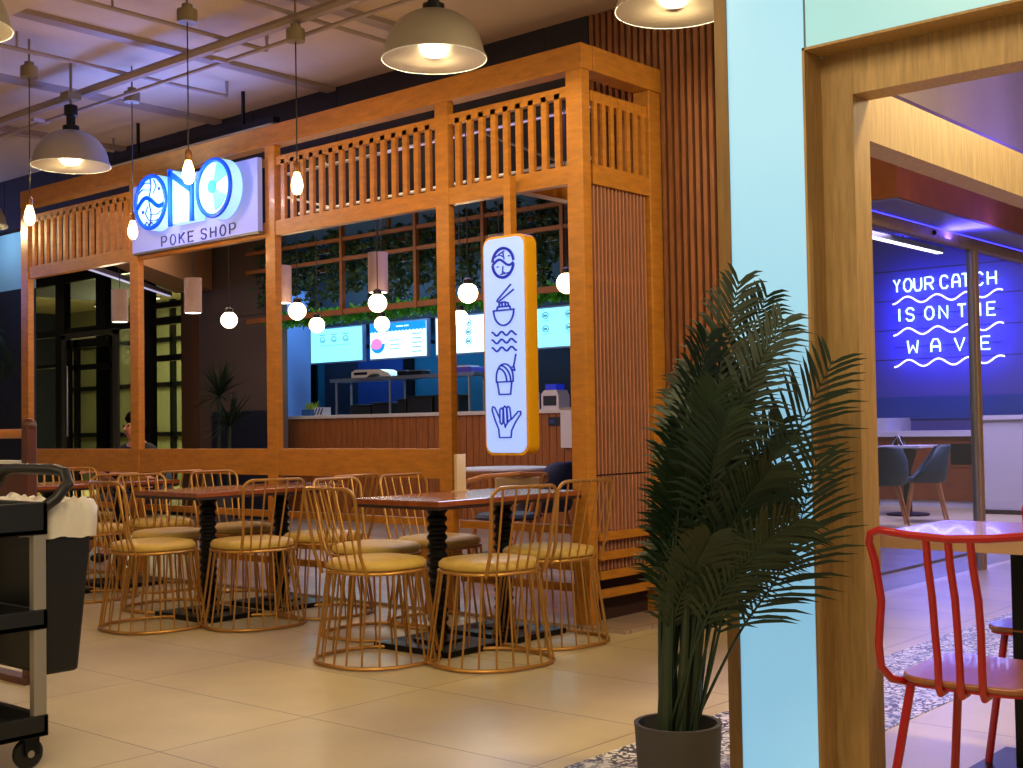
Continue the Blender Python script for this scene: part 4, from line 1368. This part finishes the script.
put(MB().tube([(0, -.105, 1.135), (0, -.128, 1.10), (0, -.108, 1.092)], [.008, .013, .010], 8), 'nose', M['skin'], pe)
put(MB().tube([(-.022, -.104, 1.068), (0, -.110, 1.066), (.022, -.104, 1.068)], .006, 6), 'mouth', M['redwood'], pe)
put(MB().sphere((-.074, -.02, 1.12), .022, 10, 8, (.4, .8, 1.2)).sphere((.074, -.02, 1.12), .022, 10, 8, (.4, .8, 1.2)), 'ears', M['skin'], pe)
for sx in (-1, 1):
    hd = MB().sphere((sx * .19, -.33, .745), .04, 12, 8, (1, 1.2, .45))
    for k in range(4):
        hd.tube([(sx * .19 + (k - 1.5) * .019, -.36, .745), (sx * .19 + (k - 1.5) * .021, -.40 - .006 * (k in (1, 2)), .742), (sx * .19 + (k - 1.5) * .021, -.425 - .008 * (k in (1, 2)), .732)], [.009, .008, .006], 6)
    hd.tube([(sx * .16, -.32, .745), (sx * .135, -.35, .742), (sx * .13, -.375, .738)], [.011, .009, .007], 6)
    put(hd, 'hand', M['skin'], pe)
    put(MB().sphere((sx * .13, -.50, .04), .05, 12, 8, (.9, 2.0, .8)), 'shoe', M['iron'], pe)
pe.location = (-9.68, 6.15, .02)
pe.rotation_euler = (0, 0, 0.15)
light('POINT', (-9.4, 5.75, 2.3), 3, (1.0, 0.75, 0.5), .1)
shell_chair(-9.68, 6.22, pi + .15, M['navy_shell'], 'navy shell chair under the seated person behind the second post', .02, h=.74)
t = root('cafe_table', (-9.85, 5.78, 0.02), 'small dark cafe table in front of the seated person behind the guard board', 'table')
put(MB().lathe([(0, .66), (.13, .66), (.14, .67), (.13, .68), (0, .68)], (-9.90, 5.60, 0), 28), 'table_top', M['table_top'], t)
put(MB().lathe([(.11, .02), (.11, .035), (.03, .05), (.025, .6), (.06, .66)], (-9.90, 5.60, 0), 16), 'pedestal', M['iron'], t)


# ---------------------------------------------------------------- palms
def frond(b, stem_pts, r0, n_leaf, start, length, rnd, droop=.35, nrm=None):
    P = [Vector(p) for p in stem_pts]
    # catmull-rom sampling
    Q = [P[0]] + P + [P[-1] + (P[-1] - P[-2])]
    S = []
    for i in range(1, len(Q) - 2):
        for k in range(8):
            t = k / 8
            S.append(0.5 * ((2 * Q[i]) + (-Q[i - 1] + Q[i + 1]) * t + (2 * Q[i - 1] - 5 * Q[i] + 4 * Q[i + 1] - Q[i + 2]) * t * t + (-Q[i - 1] + 3 * Q[i] - 3 * Q[i + 1] + Q[i + 2]) * t ** 3))
    S.append(P[-1])
    m_ = len(S)
    b.tube(S, [r0 * (1 - .8 * i / (m_ - 1)) for i in range(m_)], 6)
    for k in range(n_leaf):
        f = start + (1 - start) * (k + .5) / n_leaf
        x = f * (m_ - 1)
        i = min(int(x), m_ - 2)
        p = S[i].lerp(S[i + 1], x - i)
        t = (S[i + 1] - S[i]).normalized()
        side = t.cross(nrm if nrm else Vector((0, 0, 1)))
        if side.length < .2:
            side = t.cross(Vector((sin(k), cos(k), .3)))
        side.normalize()
        g = (f - start) / (1 - start)
        L = length * (0.55 + 0.9 * sin(pi * min(1, g * .85 + .12))) * .72 * rnd.uniform(.85, 1.12)
        for s_ in (-1, 1):
            fwd = (.50 if nrm is None else .75) + .45 * g
            d = (side * s_ + t * fwd + Vector((0, 0, .12)) + Vector((rnd.uniform(-.12, .12), rnd.uniform(-.12, .12), rnd.uniform(-.1, .1)))).normalized()
            w = side.cross(d)
            wd = d.cross(nrm if nrm else Vector((0, 0, 1)))
            if wd.length < .1:
                wd = side
            wd = wd.normalized() * .0056
            n0 = len(b.v)
            p1 = p + d * L * .35
            p2 = p + d * L * .7 + Vector((0, 0, -droop * L * .12))
            p3 = p + d * L + Vector((0, 0, -droop * L * .38))
            b.v += [tuple(p - wd * .5), tuple(p + wd * .5), tuple(p1 + wd), tuple(p1 - wd), tuple(p2 + wd * .8), tuple(p2 - wd * .8), tuple(p3)]
            b.f += [(n0, n0 + 1, n0 + 2, n0 + 3), (n0 + 3, n0 + 2, n0 + 4, n0 + 5), (n0 + 5, n0 + 4, n0 + 6)]


RX, RY = cos(_yaw), sin(_yaw)          # picture-right direction on the ground, for leaning the fronds
FX, FY_ = -sin(_yaw), cos(_yaw)
PC = Vector((-1.985, 2.98, 0))
pp = root('potted_palm', PC, 'tall dark green palm in a charcoal round pot before the light panel', 'plant')
put(MB().lathe([(.100, 0), (.113, .10), (.121, .25), (.123, .262), (.110, .262), (.107, .22), (0, .22)], tuple(PC), 36), 'pot', M['pot'], pp)
put(MB().lathe([(0, .218), (.107, .222)], tuple(PC), 24), 'soil', M['soil'], pp)
rnd = random.Random(3)
# (right offset, forward offset, height) of each tip and of its mid-stem; metres
TIPS = [(.20, .00, 1.50), (.30, .10, 1.47), (.10, -.05, 1.34), (.02, .12, 1.18), (-.05, -.10, 1.00), (-.07, .05, .84), (-.03, .20, .72),
        (.30, -.10, 1.38), (.36, .02, 1.10), (.36, .12, .92), (.24, -.20, .98), (.12, -.22, 1.12), (.04, .22, 1.26), (.22, .22, 1.20),
        (.14, .0, 1.24), (.30, -.22, .84), (.16, .24, .94), (.02, -.22, .80), (.24, .05, 1.30), (.10, .10, 1.08), (.34, .20, .74), (.20, -.08, .78), (.06, .0, .92),
        (-.02, .0, 1.08), (.06, -.12, 1.20), (.18, .12, 1.08), (.28, .0, .96), (-.05, .12, .94)]
for i, (rt, fd, z) in enumerate(TIPS):
    rt = max(rt, -.02) + (.05 if rt < .07 else 0)
    rt = min(rt, .31)
    a = i * 2.4
    base = PC + Vector((.05 * cos(a), .05 * sin(a), .22))
    tip = PC + Vector((RX * rt + FX * fd, RY * rt + FY_ * fd, z))
    lean = .25 + .1 * rnd.random()
    mid = base.lerp(tip, .5) - Vector((RX * rt + FX * fd, RY * rt + FY_ * fd, 0)) * lean * .6 + Vector((.03 * cos(a), .03 * sin(a), .02))
    q3 = base.lerp(tip, .80) - Vector((RX * rt + FX * fd, RY * rt + FY_ * fd, 0)) * .12 + Vector((0, 0, .03))
    b = MB()
    frond(b, [base, mid, q3, tip], .0050, 27, .32, .175, rnd, .7, Vector((-FX, -FY_, 0)).lerp(Vector((rnd.uniform(-1, 1), rnd.uniform(-1, 1), rnd.uniform(-.2, .5))), .42).normalized())
    b.v = [(x, min(y, 3.41), z) for x, y, z in b.v]
    put(b, 'frond', M['leaf'], pp, smooth=False)
for pts in ([(.0, 0, .22), (.10, .0, .62), (.30, -.02, .98), (.46, .0, 1.27)], [(.03, 0, .22), (.16, -.05, .50), (.30, -.08, .72), (.38, -.12, 1.00)]):
    b = MB()
    frond(b, [PC + Vector((RX * u + FX * v, RY * u + FY_ * v, z)) for u, v, z in pts], .0055, 26, .38, .21, rnd, .4, Vector((-FX, -FY_, .1)))
    b.v = [(x, min(y, 3.405), z) for x, y, z in b.v]
    put(b, 'frond', M['leaf'], pp, smooth=False)
b = MB()
for i in range(7):
    a = i * .9
    b.tube([PC + Vector((.045 * cos(a), .045 * sin(a), .2)), PC + Vector((.05 * cos(a) + .02, .05 * sin(a) + .02, .62 + .05 * (i % 3)))], [.017, .010], 8)
put(b, 'stem', M['stem'], pp)

# palm at the left edge, behind the timber frame
lp = root('corner_palm', (-11.6, 5.9, 0), 'large dark palm left of the timber frame at the edge of the picture', 'plant')
put(MB().lathe([(.20, 0), (.25, .45), (.23, .45), (.22, .40), (0, .40)], (-13.15, 6.2, 0), 24), 'pot', M['pot'], lp)
rnd = random.Random(9)
for i in range(14):
    a = i * 2 * pi / 14 + .2
    h = rnd.uniform(1.3, 2.9)
    s_ = rnd.uniform(.40, .62)
    c = Vector((-13.15, 6.2, 0))
    b = MB()
    frond(b, [c + Vector((.05 * cos(a), .05 * sin(a), .4)), c + Vector((.15 * cos(a), .15 * sin(a), .4 + (h - .4) * .55)), c + Vector((s_ * .6 * cos(a), s_ * .6 * sin(a), h)), c + Vector((s_ * cos(a), s_ * sin(a), h - .35))], .012, 24, .4, .42, rnd, .5)
    b.v = [tuple(v) for v in b.v]
    put(b, 'frond', M['leaf'], lp, smooth=False)
light('POINT', (-12.6, 5.0, 2.6), 30, (0.2, 0.32, 1.0), .15)
light('POINT', (-13.6, 6.6, 3.3), 5, (0.6, 0.85, 1.0), .1)

# ---------------------------------------------------------------- service cart with bin
ca = root('service_cart', (-4.14, 1.75, 0), 'black plastic three-shelf service cart with aluminium posts at the left edge', 'cart')
X0, X1, Y0, Y1 = -4.42, -3.90, 1.33, 2.145


def tray(z0, z1, lip):
    b = MB()
    b.box(X0, X1, Y0, Y1, z0, z0 + .02)
    for a in ((X0, X1, Y0, Y0 + .02), (X0, X1, Y1 - .02, Y1), (X0, X0 + .02, Y0, Y1), (X1 - .02, X1, Y0, Y1)):
        b.box(*a, z0, z1)
    return b


put(tray(.765, .872, 1), 'top_tray', M['plastic'], ca, smooth=False, bevel=.004)
put(tray(.455, .52, 1), 'middle_tray', M['plastic'], ca, smooth=False, bevel=.004)
put(tray(.105, .175, 1), 'bottom_tray', M['plastic'], ca, smooth=False, bevel=.004)
for x, y in ((X1 - .034, Y1 - .049), (X0 + .004, Y1 - .049), (X1 - .036, Y0 + .03), (X0 + .012, Y0 + .03)):
    put(MB().box(x, x + .03, y, y + .045, .12, .77), 'post', M['alu'], ca, smooth=False, bevel=.003)
put(MB().box(X0 + .02, X1 - .05, Y0 + .05, Y0 + .07, .17, .77), 'end_panel', M['plastic'], ca, smooth=False)
hd = [(X1 - .03, Y1 - .02, .84), (X1 - .02, Y1 + .04, .88), (X1 - .02, Y1 + .085, .93), (X1 - .05, Y1 + .09, .965), (X1 - .12, Y1 + .09, .975), (X0 + .12, Y1 + .09, .975), (X0 + .05, Y1 + .09, .965), (X0 + .02, Y1 + .085, .93), (X0 + .02, Y1 + .04, .88), (X0 + .03, Y1 - .02, .84)]
put(MB().tube(hd, .019, 12), 'push_handle', M['plastic'], ca)
put(MB().box(X0 + .05, X1 - .03, Y0 + .05, Y1 - .04, .785, .80), 'tray_liner', M['paper'], ca, smooth=False)
for x, y in ((X1 - .045, Y1 - .05), (X0 + .045, Y1 - .05), (X1 - .045, Y0 + .06), (X0 + .045, Y0 + .06)):
    w_ = put(MB().lathe([(0, -.012), (.045, -.012), (.05, -.008), (.05, .008), (.045, .012), (0, .012)], (0, 0, 0), 24), 'caster_wheel', M['plastic'], None, at=(0, 0, 0))
    w_.parent = ca
    w_.location = Vector((x, y, .05)) - Vector(ca.location)
    w_.rotation_euler = (0, pi / 2, 0)
    put(MB().box(x - .022, x - .016, y - .02, y + .03, .045, .105).box(x + .016, x + .022, y - .02, y + .03, .045, .105).box(x - .022, x + .022, y - .02, y + .03, .10, .107), 'caster_fork', M['iron'], ca, smooth=False)
    put(MB().lathe([(0, -.024), (.012, -.024), (.012, .024), (0, .024)], (0, 0, 0), 12), 'hub', M['alu'], None, at=(0, 0, 0)).parent = w_

bn = root('hanging_bin', (-4.15, 2.28, .28), 'black plastic bin hung on the end of the cart, lined with a white bag', 'bin')
b = MB()
x0, x1 = -4.36, -3.96
y0, y1 = 2.175, 2.335
V8 = [(x0 + .03, y0, .285), (x1 - .02, y0, .285), (x1 - .02, y1 - .035, .285), (x0 + .03, y1 - .035, .285), (x0, y0, .78), (x1, y0, .78), (x1, y1 + .01, .78), (x0, y1 + .01, .78)]
b.v = V8
b.f = [(0, 3, 2, 1), (0, 1, 5, 4), (1, 2, 6, 5), (2, 3, 7, 6), (3, 0, 4, 7)]
put(b, 'bin_body', M['plastic'], bn, smooth=False, bevel=.012)
b = MB()
rnd = random.Random(2)
n = 48
prof = [(.012, .745, .004), (.016, .79, .006), (.016, .84, .012), (.004, .872, .014), (-.02, .868, .012), (-.03, .83, .004)]
loop = []
for i in range(n):
    t = i / n * 4
    if t < 1:
        loop.append((x0 + (x1 - x0) * t, y0, (0, -1)))
    elif t < 2:
        loop.append((x1, y0 + (y1 + .01 - y0) * (t - 1), (1, 0)))
    elif t < 3:
        loop.append((x1 - (x1 - x0) * (t - 2), y1 + .01, (0, 1)))
    else:
        loop.append((x0, y1 + .01 - (y1 + .01 - y0) * (t - 3), (-1, 0)))
for off, z, j in prof:
    for i, (x, y, nn) in enumerate(loop):
        w1 = rnd.uniform(-1, 1) * j * 1.3
        o_ = off if nn[1] != -1 else min(off, .008)
        b.v.append((x + nn[0] * (o_ + w1 * .5), y + nn[1] * o_ + (nn[1] > 0) * w1 * .5, z + w1))
for i in range(len(prof) - 1):
    for j in range(n):
        b.f.append((i * n + j, i * n + (j + 1) % n, (i + 1) * n + (j + 1) % n, (i + 1) * n + j))
put(b, 'bin_liner', M['bag'], bn, angle=180)

st = root('wooden_stand', (-5.55, 2.8, 0), 'dark brown wooden service stand with honey-coloured top rod behind the cart', 'stand')
put(MB().box(-5.285, -5.235, 2.78, 2.83, 0, 1.13), 'post', M['stand'], st, smooth=False, bevel=.006)
put(MB().sphere((-5.26, 2.805, 1.135), .033, 14, 8), 'finial', M['stand'], st)
put(MB().box(-6.35, -6.30, 2.78, 2.83, 0, 1.13), 'post', M['stand'], st, smooth=False, bevel=.006)
put(MB().tube([(-6.30, 2.805, 1.10), (-5.285, 2.805, 1.10)], .021, 12), 'top_rod', M['rod'], st)
put(MB().box(-6.30, -5.285, 2.79, 2.82, .30, .965), 'front_panel', M['stand'], st, smooth=False)
put(MB().box(-6.30, -5.285, 2.775, 2.835, .965, .98), 'ledge', M['white'], st, smooth=False)
put(MB().box(-6.35, -5.235, 2.77, 2.84, .0, .03), 'foot_bar', M['stand'], st, smooth=False)

# ---------------------------------------------------------------- portal wall on the right: back-lit panels and oak frame
struct(MB().box(-2.09, -2.046, 3.425, 3.60, 0, 3.63), 'trim_4', M['trim_olive'], smooth=False)
struct(MB().box(-2.046, -1.782, 3.43, 3.58, 0, 3.63), 'wall_front', M['cyan'], smooth=False)
struct(MB().box(-1.774, 0.9, 3.43, 3.58, 2.225, 3.63), 'wall_front', M['cyan2'], smooth=False)
struct(MB().box(-1.782, -1.774, 3.433, 3.58, 2.225, 3.63), 'trim_5', M['seam'], smooth=False)
struct(MB().box(-0.2, 0.9, 3.43, 3.58, 0, 2.225), 'wall_front', M['cyan'], smooth=False)
b = MB().box(-1.786, -1.778, 3.425, 3.53, 0, 2.225).box(-1.786, -0.2, 3.425, 3.53, 2.217, 2.225).box(-0.206, -0.2, 3.425, 3.53, 0, 2.225)
struct(b, 'trim_6', M['oak'], smooth=False)
b = MB().box(-1.78, -1.675, 3.53, 3.64, 0, 2.215).box(-0.31, -0.206, 3.53, 3.64, 0, 2.215)
struct(b, 'trim_7', M['oak'], smooth=False)
struct(MB().box(-1.775, -0.21, 3.531, 3.639, 2.085, 2.224), 'trim_8', M['oak_h'], smooth=False)
struct(MB().box(-1.775, -1.675, 3.64, 7.0, 1.96, 2.13), 'trim_9', M['oak_h'], smooth=False)
struct(MB().box(-1.775, -1.675, 6.9, 7.0, 0, 1.96), 'trim_10', M['oak'], smooth=False)

# ---------------------------------------------------------------- red chair
rc = root('red_chair', (0, 0, 0), 'red tubular metal chair with wooden seat in the right foreground', 'chair')
# local: faces +Y, seat centre at origin
seatp = []
for a, (sx, sy) in ((0, (1, 1)), (90, (-1, 1)), (180, (-1, -1)), (270, (1, -1))):
    hx, hy, r_ = (.205, .20, .07) if sy > 0 else (.185, .20, .10)
    for i in range(7):
        t = radians(a + 90 * i / 6)
        seatp.append((sx * (hx - r_) + r_ * cos(t), sy * (hy - r_) + r_ * sin(t)))
b = MB().poly_z(seatp, .436, .452)
put(b, 'seat', M['chair_wood'], rc, bevel=.005)
put(MB().poly_z([(p[0] * .97, p[1] * .97) for p in seatp], .428, .436), 'seat_frame', M['red'], rc)
hw = .215
fp = [(-.13, .02, .424), (-.16, -.13, .424), (-.19, -.18, .438), (-.205, -.205, .47), (-.205, -.215, .53), (-.195, -.215, .64), (-.205, -.225, .74), (-.212, -.24, .79), (-.205, -.245, .812), (-.18, -.248, .822),
      (-.10, -.255, .813), (0, -.258, .808), (.10, -.255, .813), (.18, -.248, .822), (.205, -.245, .812), (.212, -.24, .79), (.205, -.225, .74), (.195, -.215, .64), (.205, -.215, .53), (.205, -.205, .47), (.19, -.18, .438), (.16, -.13, .424), (.13, .02, .424)]
put(MB().tube(fp, .0105, 10), 'back_frame', M['red'], rc)
for x in (-.055, 0, .055):
    put(MB().tube([(x, -.256, .808), (x * 1.02, -.245, .74), (x * 1.05, -.222, .66), (x * 1.05, -.212, .58), (x, -.205, .50), (x, -.203, .435), (x, -.195, .420), (x, -.16, .424)], .0095, 10), 'back_spindle', M['red'], rc)
for sx in (-1, 1):
    put(MB().tube([(sx * .150, .15, .43), (sx * .20, .20, 0)], .0115, 10), 'leg', M['red'], rc)
    put(MB().tube([(sx * .150, -.15, .43), (sx * .205, -.23, 0)], .0115, 10), 'leg', M['red'], rc)
rc.location = (-1.20, 3.25, 0)
rc.rotation_euler = (0, 0, -.02)
rc2 = dup(rc)
rc2.location = (-1.28, 4.14, 0)
rc2.rotation_euler = (0, 0, pi)
rc2['label'] = 'red-legged wooden seat chair pushed in on the far side of the oak table'

rt = root('oak_table', (-1.28, 3.98, 0), 'oak-topped table with glossy blue reflections behind the red chair', 'table')
put(MB().poly_z(rrect(-1.72, -.80, 3.69, 4.27, .03), .705, .75), 'table_top', M['oak_top'], rt)
put(MB().box(-1.39, -1.31, 3.94, 4.02, .03, .705), 'pedestal', M['iron'], rt, smooth=False)
put(MB().box(-1.5, -1.05, 3.80, 4.16, 0.003, .03), 'foot_plate', M['iron'], rt, smooth=False)

# ---------------------------------------------------------------- right room
struct(MB().box(-3.62, -3.11, 7.11, 14.5, 2.42, 3.0), 'wall_soffit', M['redwood'], smooth=False)
struct(MB().box(-3.62, -3.05, 7.0, 14.6, 3.0, 3.63), 'wall_soffit', M['plaster'], smooth=False)
struct(MB().box(-3.60, -3.125, 7.125, 14.4, 2.412, 2.42), 'trim_13', mat('blue_glow_laminate', (120, 120, 170), 0.5), smooth=False)  # panel added to catch the LED light, its blue glow tinted into the colour
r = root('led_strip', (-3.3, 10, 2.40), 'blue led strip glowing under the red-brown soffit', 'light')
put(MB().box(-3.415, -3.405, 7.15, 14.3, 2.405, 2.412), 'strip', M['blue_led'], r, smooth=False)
light('AREA', (-3.27, 8.6, 2.34), 34, (0.10, 0.08, 1.0), .10, 3.0, (0.1, 0, 1))
gp = root('glass_partition', (-3.45, 9.5, 0), 'glass partition with wooden head rail and post across the right room', 'partition')
put(MB().box(-3.48, -3.40, 7.15, 14.3, 2.33, 2.405), 'head_rail', M['oak'], gp, smooth=False)
for y in (8.35, 10.25):
    put(MB().sphere((-3.395, y, 2.37), .018, 8, 6), 'bolt', M['iron'], gp)
put(MB().box(-3.47, -3.41, 9.12, 9.19, 0, 2.33), 'post', M['oak'], gp, smooth=False, bevel=.004)
put(MB().box(-3.46, -3.42, 9.08, 9.12, 0, 2.33), 'metal_channel', M['alu'], gp, smooth=False)
put(MB().box(-3.445, -3.435, 7.15, 9.08, .02, 2.33), 'pane', M['glass'], gp, smooth=False)
put(MB().box(-3.445, -3.435, 9.19, 14.3, .02, 2.33), 'pane', M['glass'], gp, smooth=False)
struct(MB().box(-14, -2.0, 16.25, 16.35, 0, 3.63), 'wall_back', M['neon_wall'], smooth=False)
struct(MB().box(-14, -2.0, 16.22, 16.25, 1.10, 1.40), 'trim_11', M['dado_blue'], smooth=False)
b = MB()
for z in (1.9, 2.3, 2.7, 3.1):
    b.box(-14, -2.0, 16.245, 16.25, z, z + .012)
struct(b, 'trim_12', M['navy'], smooth=False)
struct(MB().box(-14, -5.7, 9.99, 16.6, 3.55, 3.63), 'ceiling', M['dark'], smooth=False)
struct(MB().box(2.0, 2.1, 3.58, 16.35, 0, 3.63), 'wall_right', M['neon_wall'], smooth=False)
struct(MB().box(-14.1, -14, 12, 16.35, 0, 3.63), 'wall_left', M['navy'], smooth=False)
r = root('linear_light', (-7.0, 14.0, 3.3), 'long white linear light under the dark ceiling behind the neon sign glass', 'light')
put(MB().box(-6.40, -6.30, 13.2, 15.8, 3.23, 3.29).box(-6.36, -6.34, 13.8, 13.82, 3.29, 3.55).box(-6.36, -6.34, 15.3, 15.32, 3.29, 3.55), 'housing', M['grey_frame'], r, smooth=False)
put(MB().box(-6.39, -6.31, 13.22, 15.78, 3.22, 3.23), 'diffuser', M['led'], r, smooth=False)

# back counter of the right room
bc = root('back_bar', (-6.3, 15.6, 0), 'white-topped bar with red-brown front below the neon sign', 'counter')
put(MB().box(-7.05, -5.48, 15.34, 15.9, .08, .88), 'body', M['redwood'], bc, smooth=False)
put(MB().box(-7.15, -5.45, 15.28, 15.95, .88, .95), 'worktop', M['marble'], bc, smooth=False)
put(MB().box(-7.05, -5.48, 15.36, 15.9, 0, .08), 'kickboard', M['marble'], bc, smooth=False)
put(MB().box(-6.10, -5.53, 15.325, 15.34, .53, .79), 'dark_panel', M['iron'], bc, smooth=False)
put(MB().box(-6.13, -5.50, 15.33, 15.345, .50, .82), 'panel_frame', M['redwood'], bc, smooth=False)
struct(MB().box(-14, -7.0, 15.5, 16.25, 0, 1.12), 'wall_back', M['marble'], smooth=False)
pw = root('white_counter', (-5.0, 14.9, 0), 'tall white counter block right of the glass partition post', 'counter')
put(MB().box(-5.42, -4.62, 14.5, 15.9, 0, 1.08), 'body', M['marble'], pw, smooth=False)
put(MB().box(-5.45, -4.59, 14.47, 15.93, 1.08, 1.13), 'worktop', M['marble'], pw, smooth=False)
put(MB().box(-5.44, -4.60, 14.48, 15.92, 0, .05), 'kickboard', M['table_edge'], pw, smooth=False)
# far cafe table with two shell chairs
ft = root('cafe_table', (-6.05, 13.9, 0), 'small white cafe table far back between the slate shell chairs', 'table')
put(MB().box(-6.30, -5.75, 13.55, 14.25, .775, .80), 'table_top', M['marble'], ft, smooth=False)
put(MB().lathe([(.24, 0), (.24, .02), (.05, .04), (.045, .5), (.12, .74), (.20, .775)], (-6.05, 13.9, 0), 20), 'pedestal', M['iron'], ft)
bt = root('sauce_rack', (-6.1, 13.8, .80), 'wire condiment rack with two bottles on the far cafe table', 'rack')
put(MB().tube([(-6.16, 13.75, .80), (-6.1, 13.8, .92), (-6.02, 13.75, .80)], .006, 6).tube([(-6.16, 13.85, .80), (-6.1, 13.8, .92), (-6.02, 13.85, .80)], .006, 6), 'rack_wire', M['steel'], bt)
put(MB().lathe([(.022, 0), (.022, .07), (.008, .09), (.008, .11)], (-6.13, 13.8, .80), 12), 'bottle', M['iron'], bt)
put(MB().lathe([(.022, 0), (.022, .07), (.008, .09), (.008, .11)], (-6.06, 13.8, .80), 12), 'bottle', M['iron'], bt)
shell_chair(-5.52, 13.15, -1.1 + pi, M['slate_shell'], 'slate blue shell chair right of the far cafe table', 0, 'slate shell chairs at the far cafe table', .82)
shell_chair(-5.62, 12.35, 0.5, M['slate_shell'], 'slate blue shell chair partly hidden by the oak jamb', 0, 'slate shell chairs at the far cafe table', .82)

# neon sign
ns = root('neon_sign', (-6.45, 16.2, 1.75), 'blue-white neon sign reading your catch is on the wave', 'sign')
NY = 16.19


def nx(zx):
    return -7.16 + (zx - 90) * .0021


for row, z in (((('Y', 90, 130), ('O', 158, 208), ('U', 226, 272), ('R', 297, 348), ('C', 397, 443), ('A', 472, 518), ('T', 534, 578), ('C', 612, 662), ('H', 692, 742)), 2.815),
               ((('I', 110, 134), ('S', 168, 218), ('O', 292, 346), ('N', 384, 436), ('T', 502, 552), ('H', 592, 640), ('E', 684, 732)), 2.42),
               ((('W', 172, 240), ('A', 326, 382), ('V', 476, 538), ('E', 640, 694)), 1.985)):
    for ch, a, c in row:
        put(glyph(ch, nx(a), z, nx(c) - nx(a), .165, NY, .012, 8), 'neon_letter', M['neon'], ns)
for z in (2.70, 2.275, 1.85):
    pts = []
    for i in range(73):
        zx = 80 + 700 * i / 72
        pts.append((nx(zx), NY, z - .045 * cos(2 * pi * (zx - 80) / 193)))
    put(MB().tube(pts, .011, 8), 'neon_wave', M['neon_wave'], ns)
for z in (2.9, 2.5, 2.07):
    put(MB().box(nx(80), nx(760), 16.215, 16.22, z - .005, z + .005).box(nx(200), nx(204), 16.2, 16.25, z - .01, z + .01).box(nx(640), nx(644), 16.2, 16.25, z - .01, z + .01), 'mounting_bar', M['iron'], ns, smooth=False)
light('AREA', (-6.45, 15.95, 2.4), 36, (0.03, 0.03, 1.0), 1.5, 1.1, (0, 1, 0))
light('AREA', (-6.45, 15.9, 2.3), 14, (0.15, 0.15, 1.0), 1.4, 1.0, (0, -1, -.2))
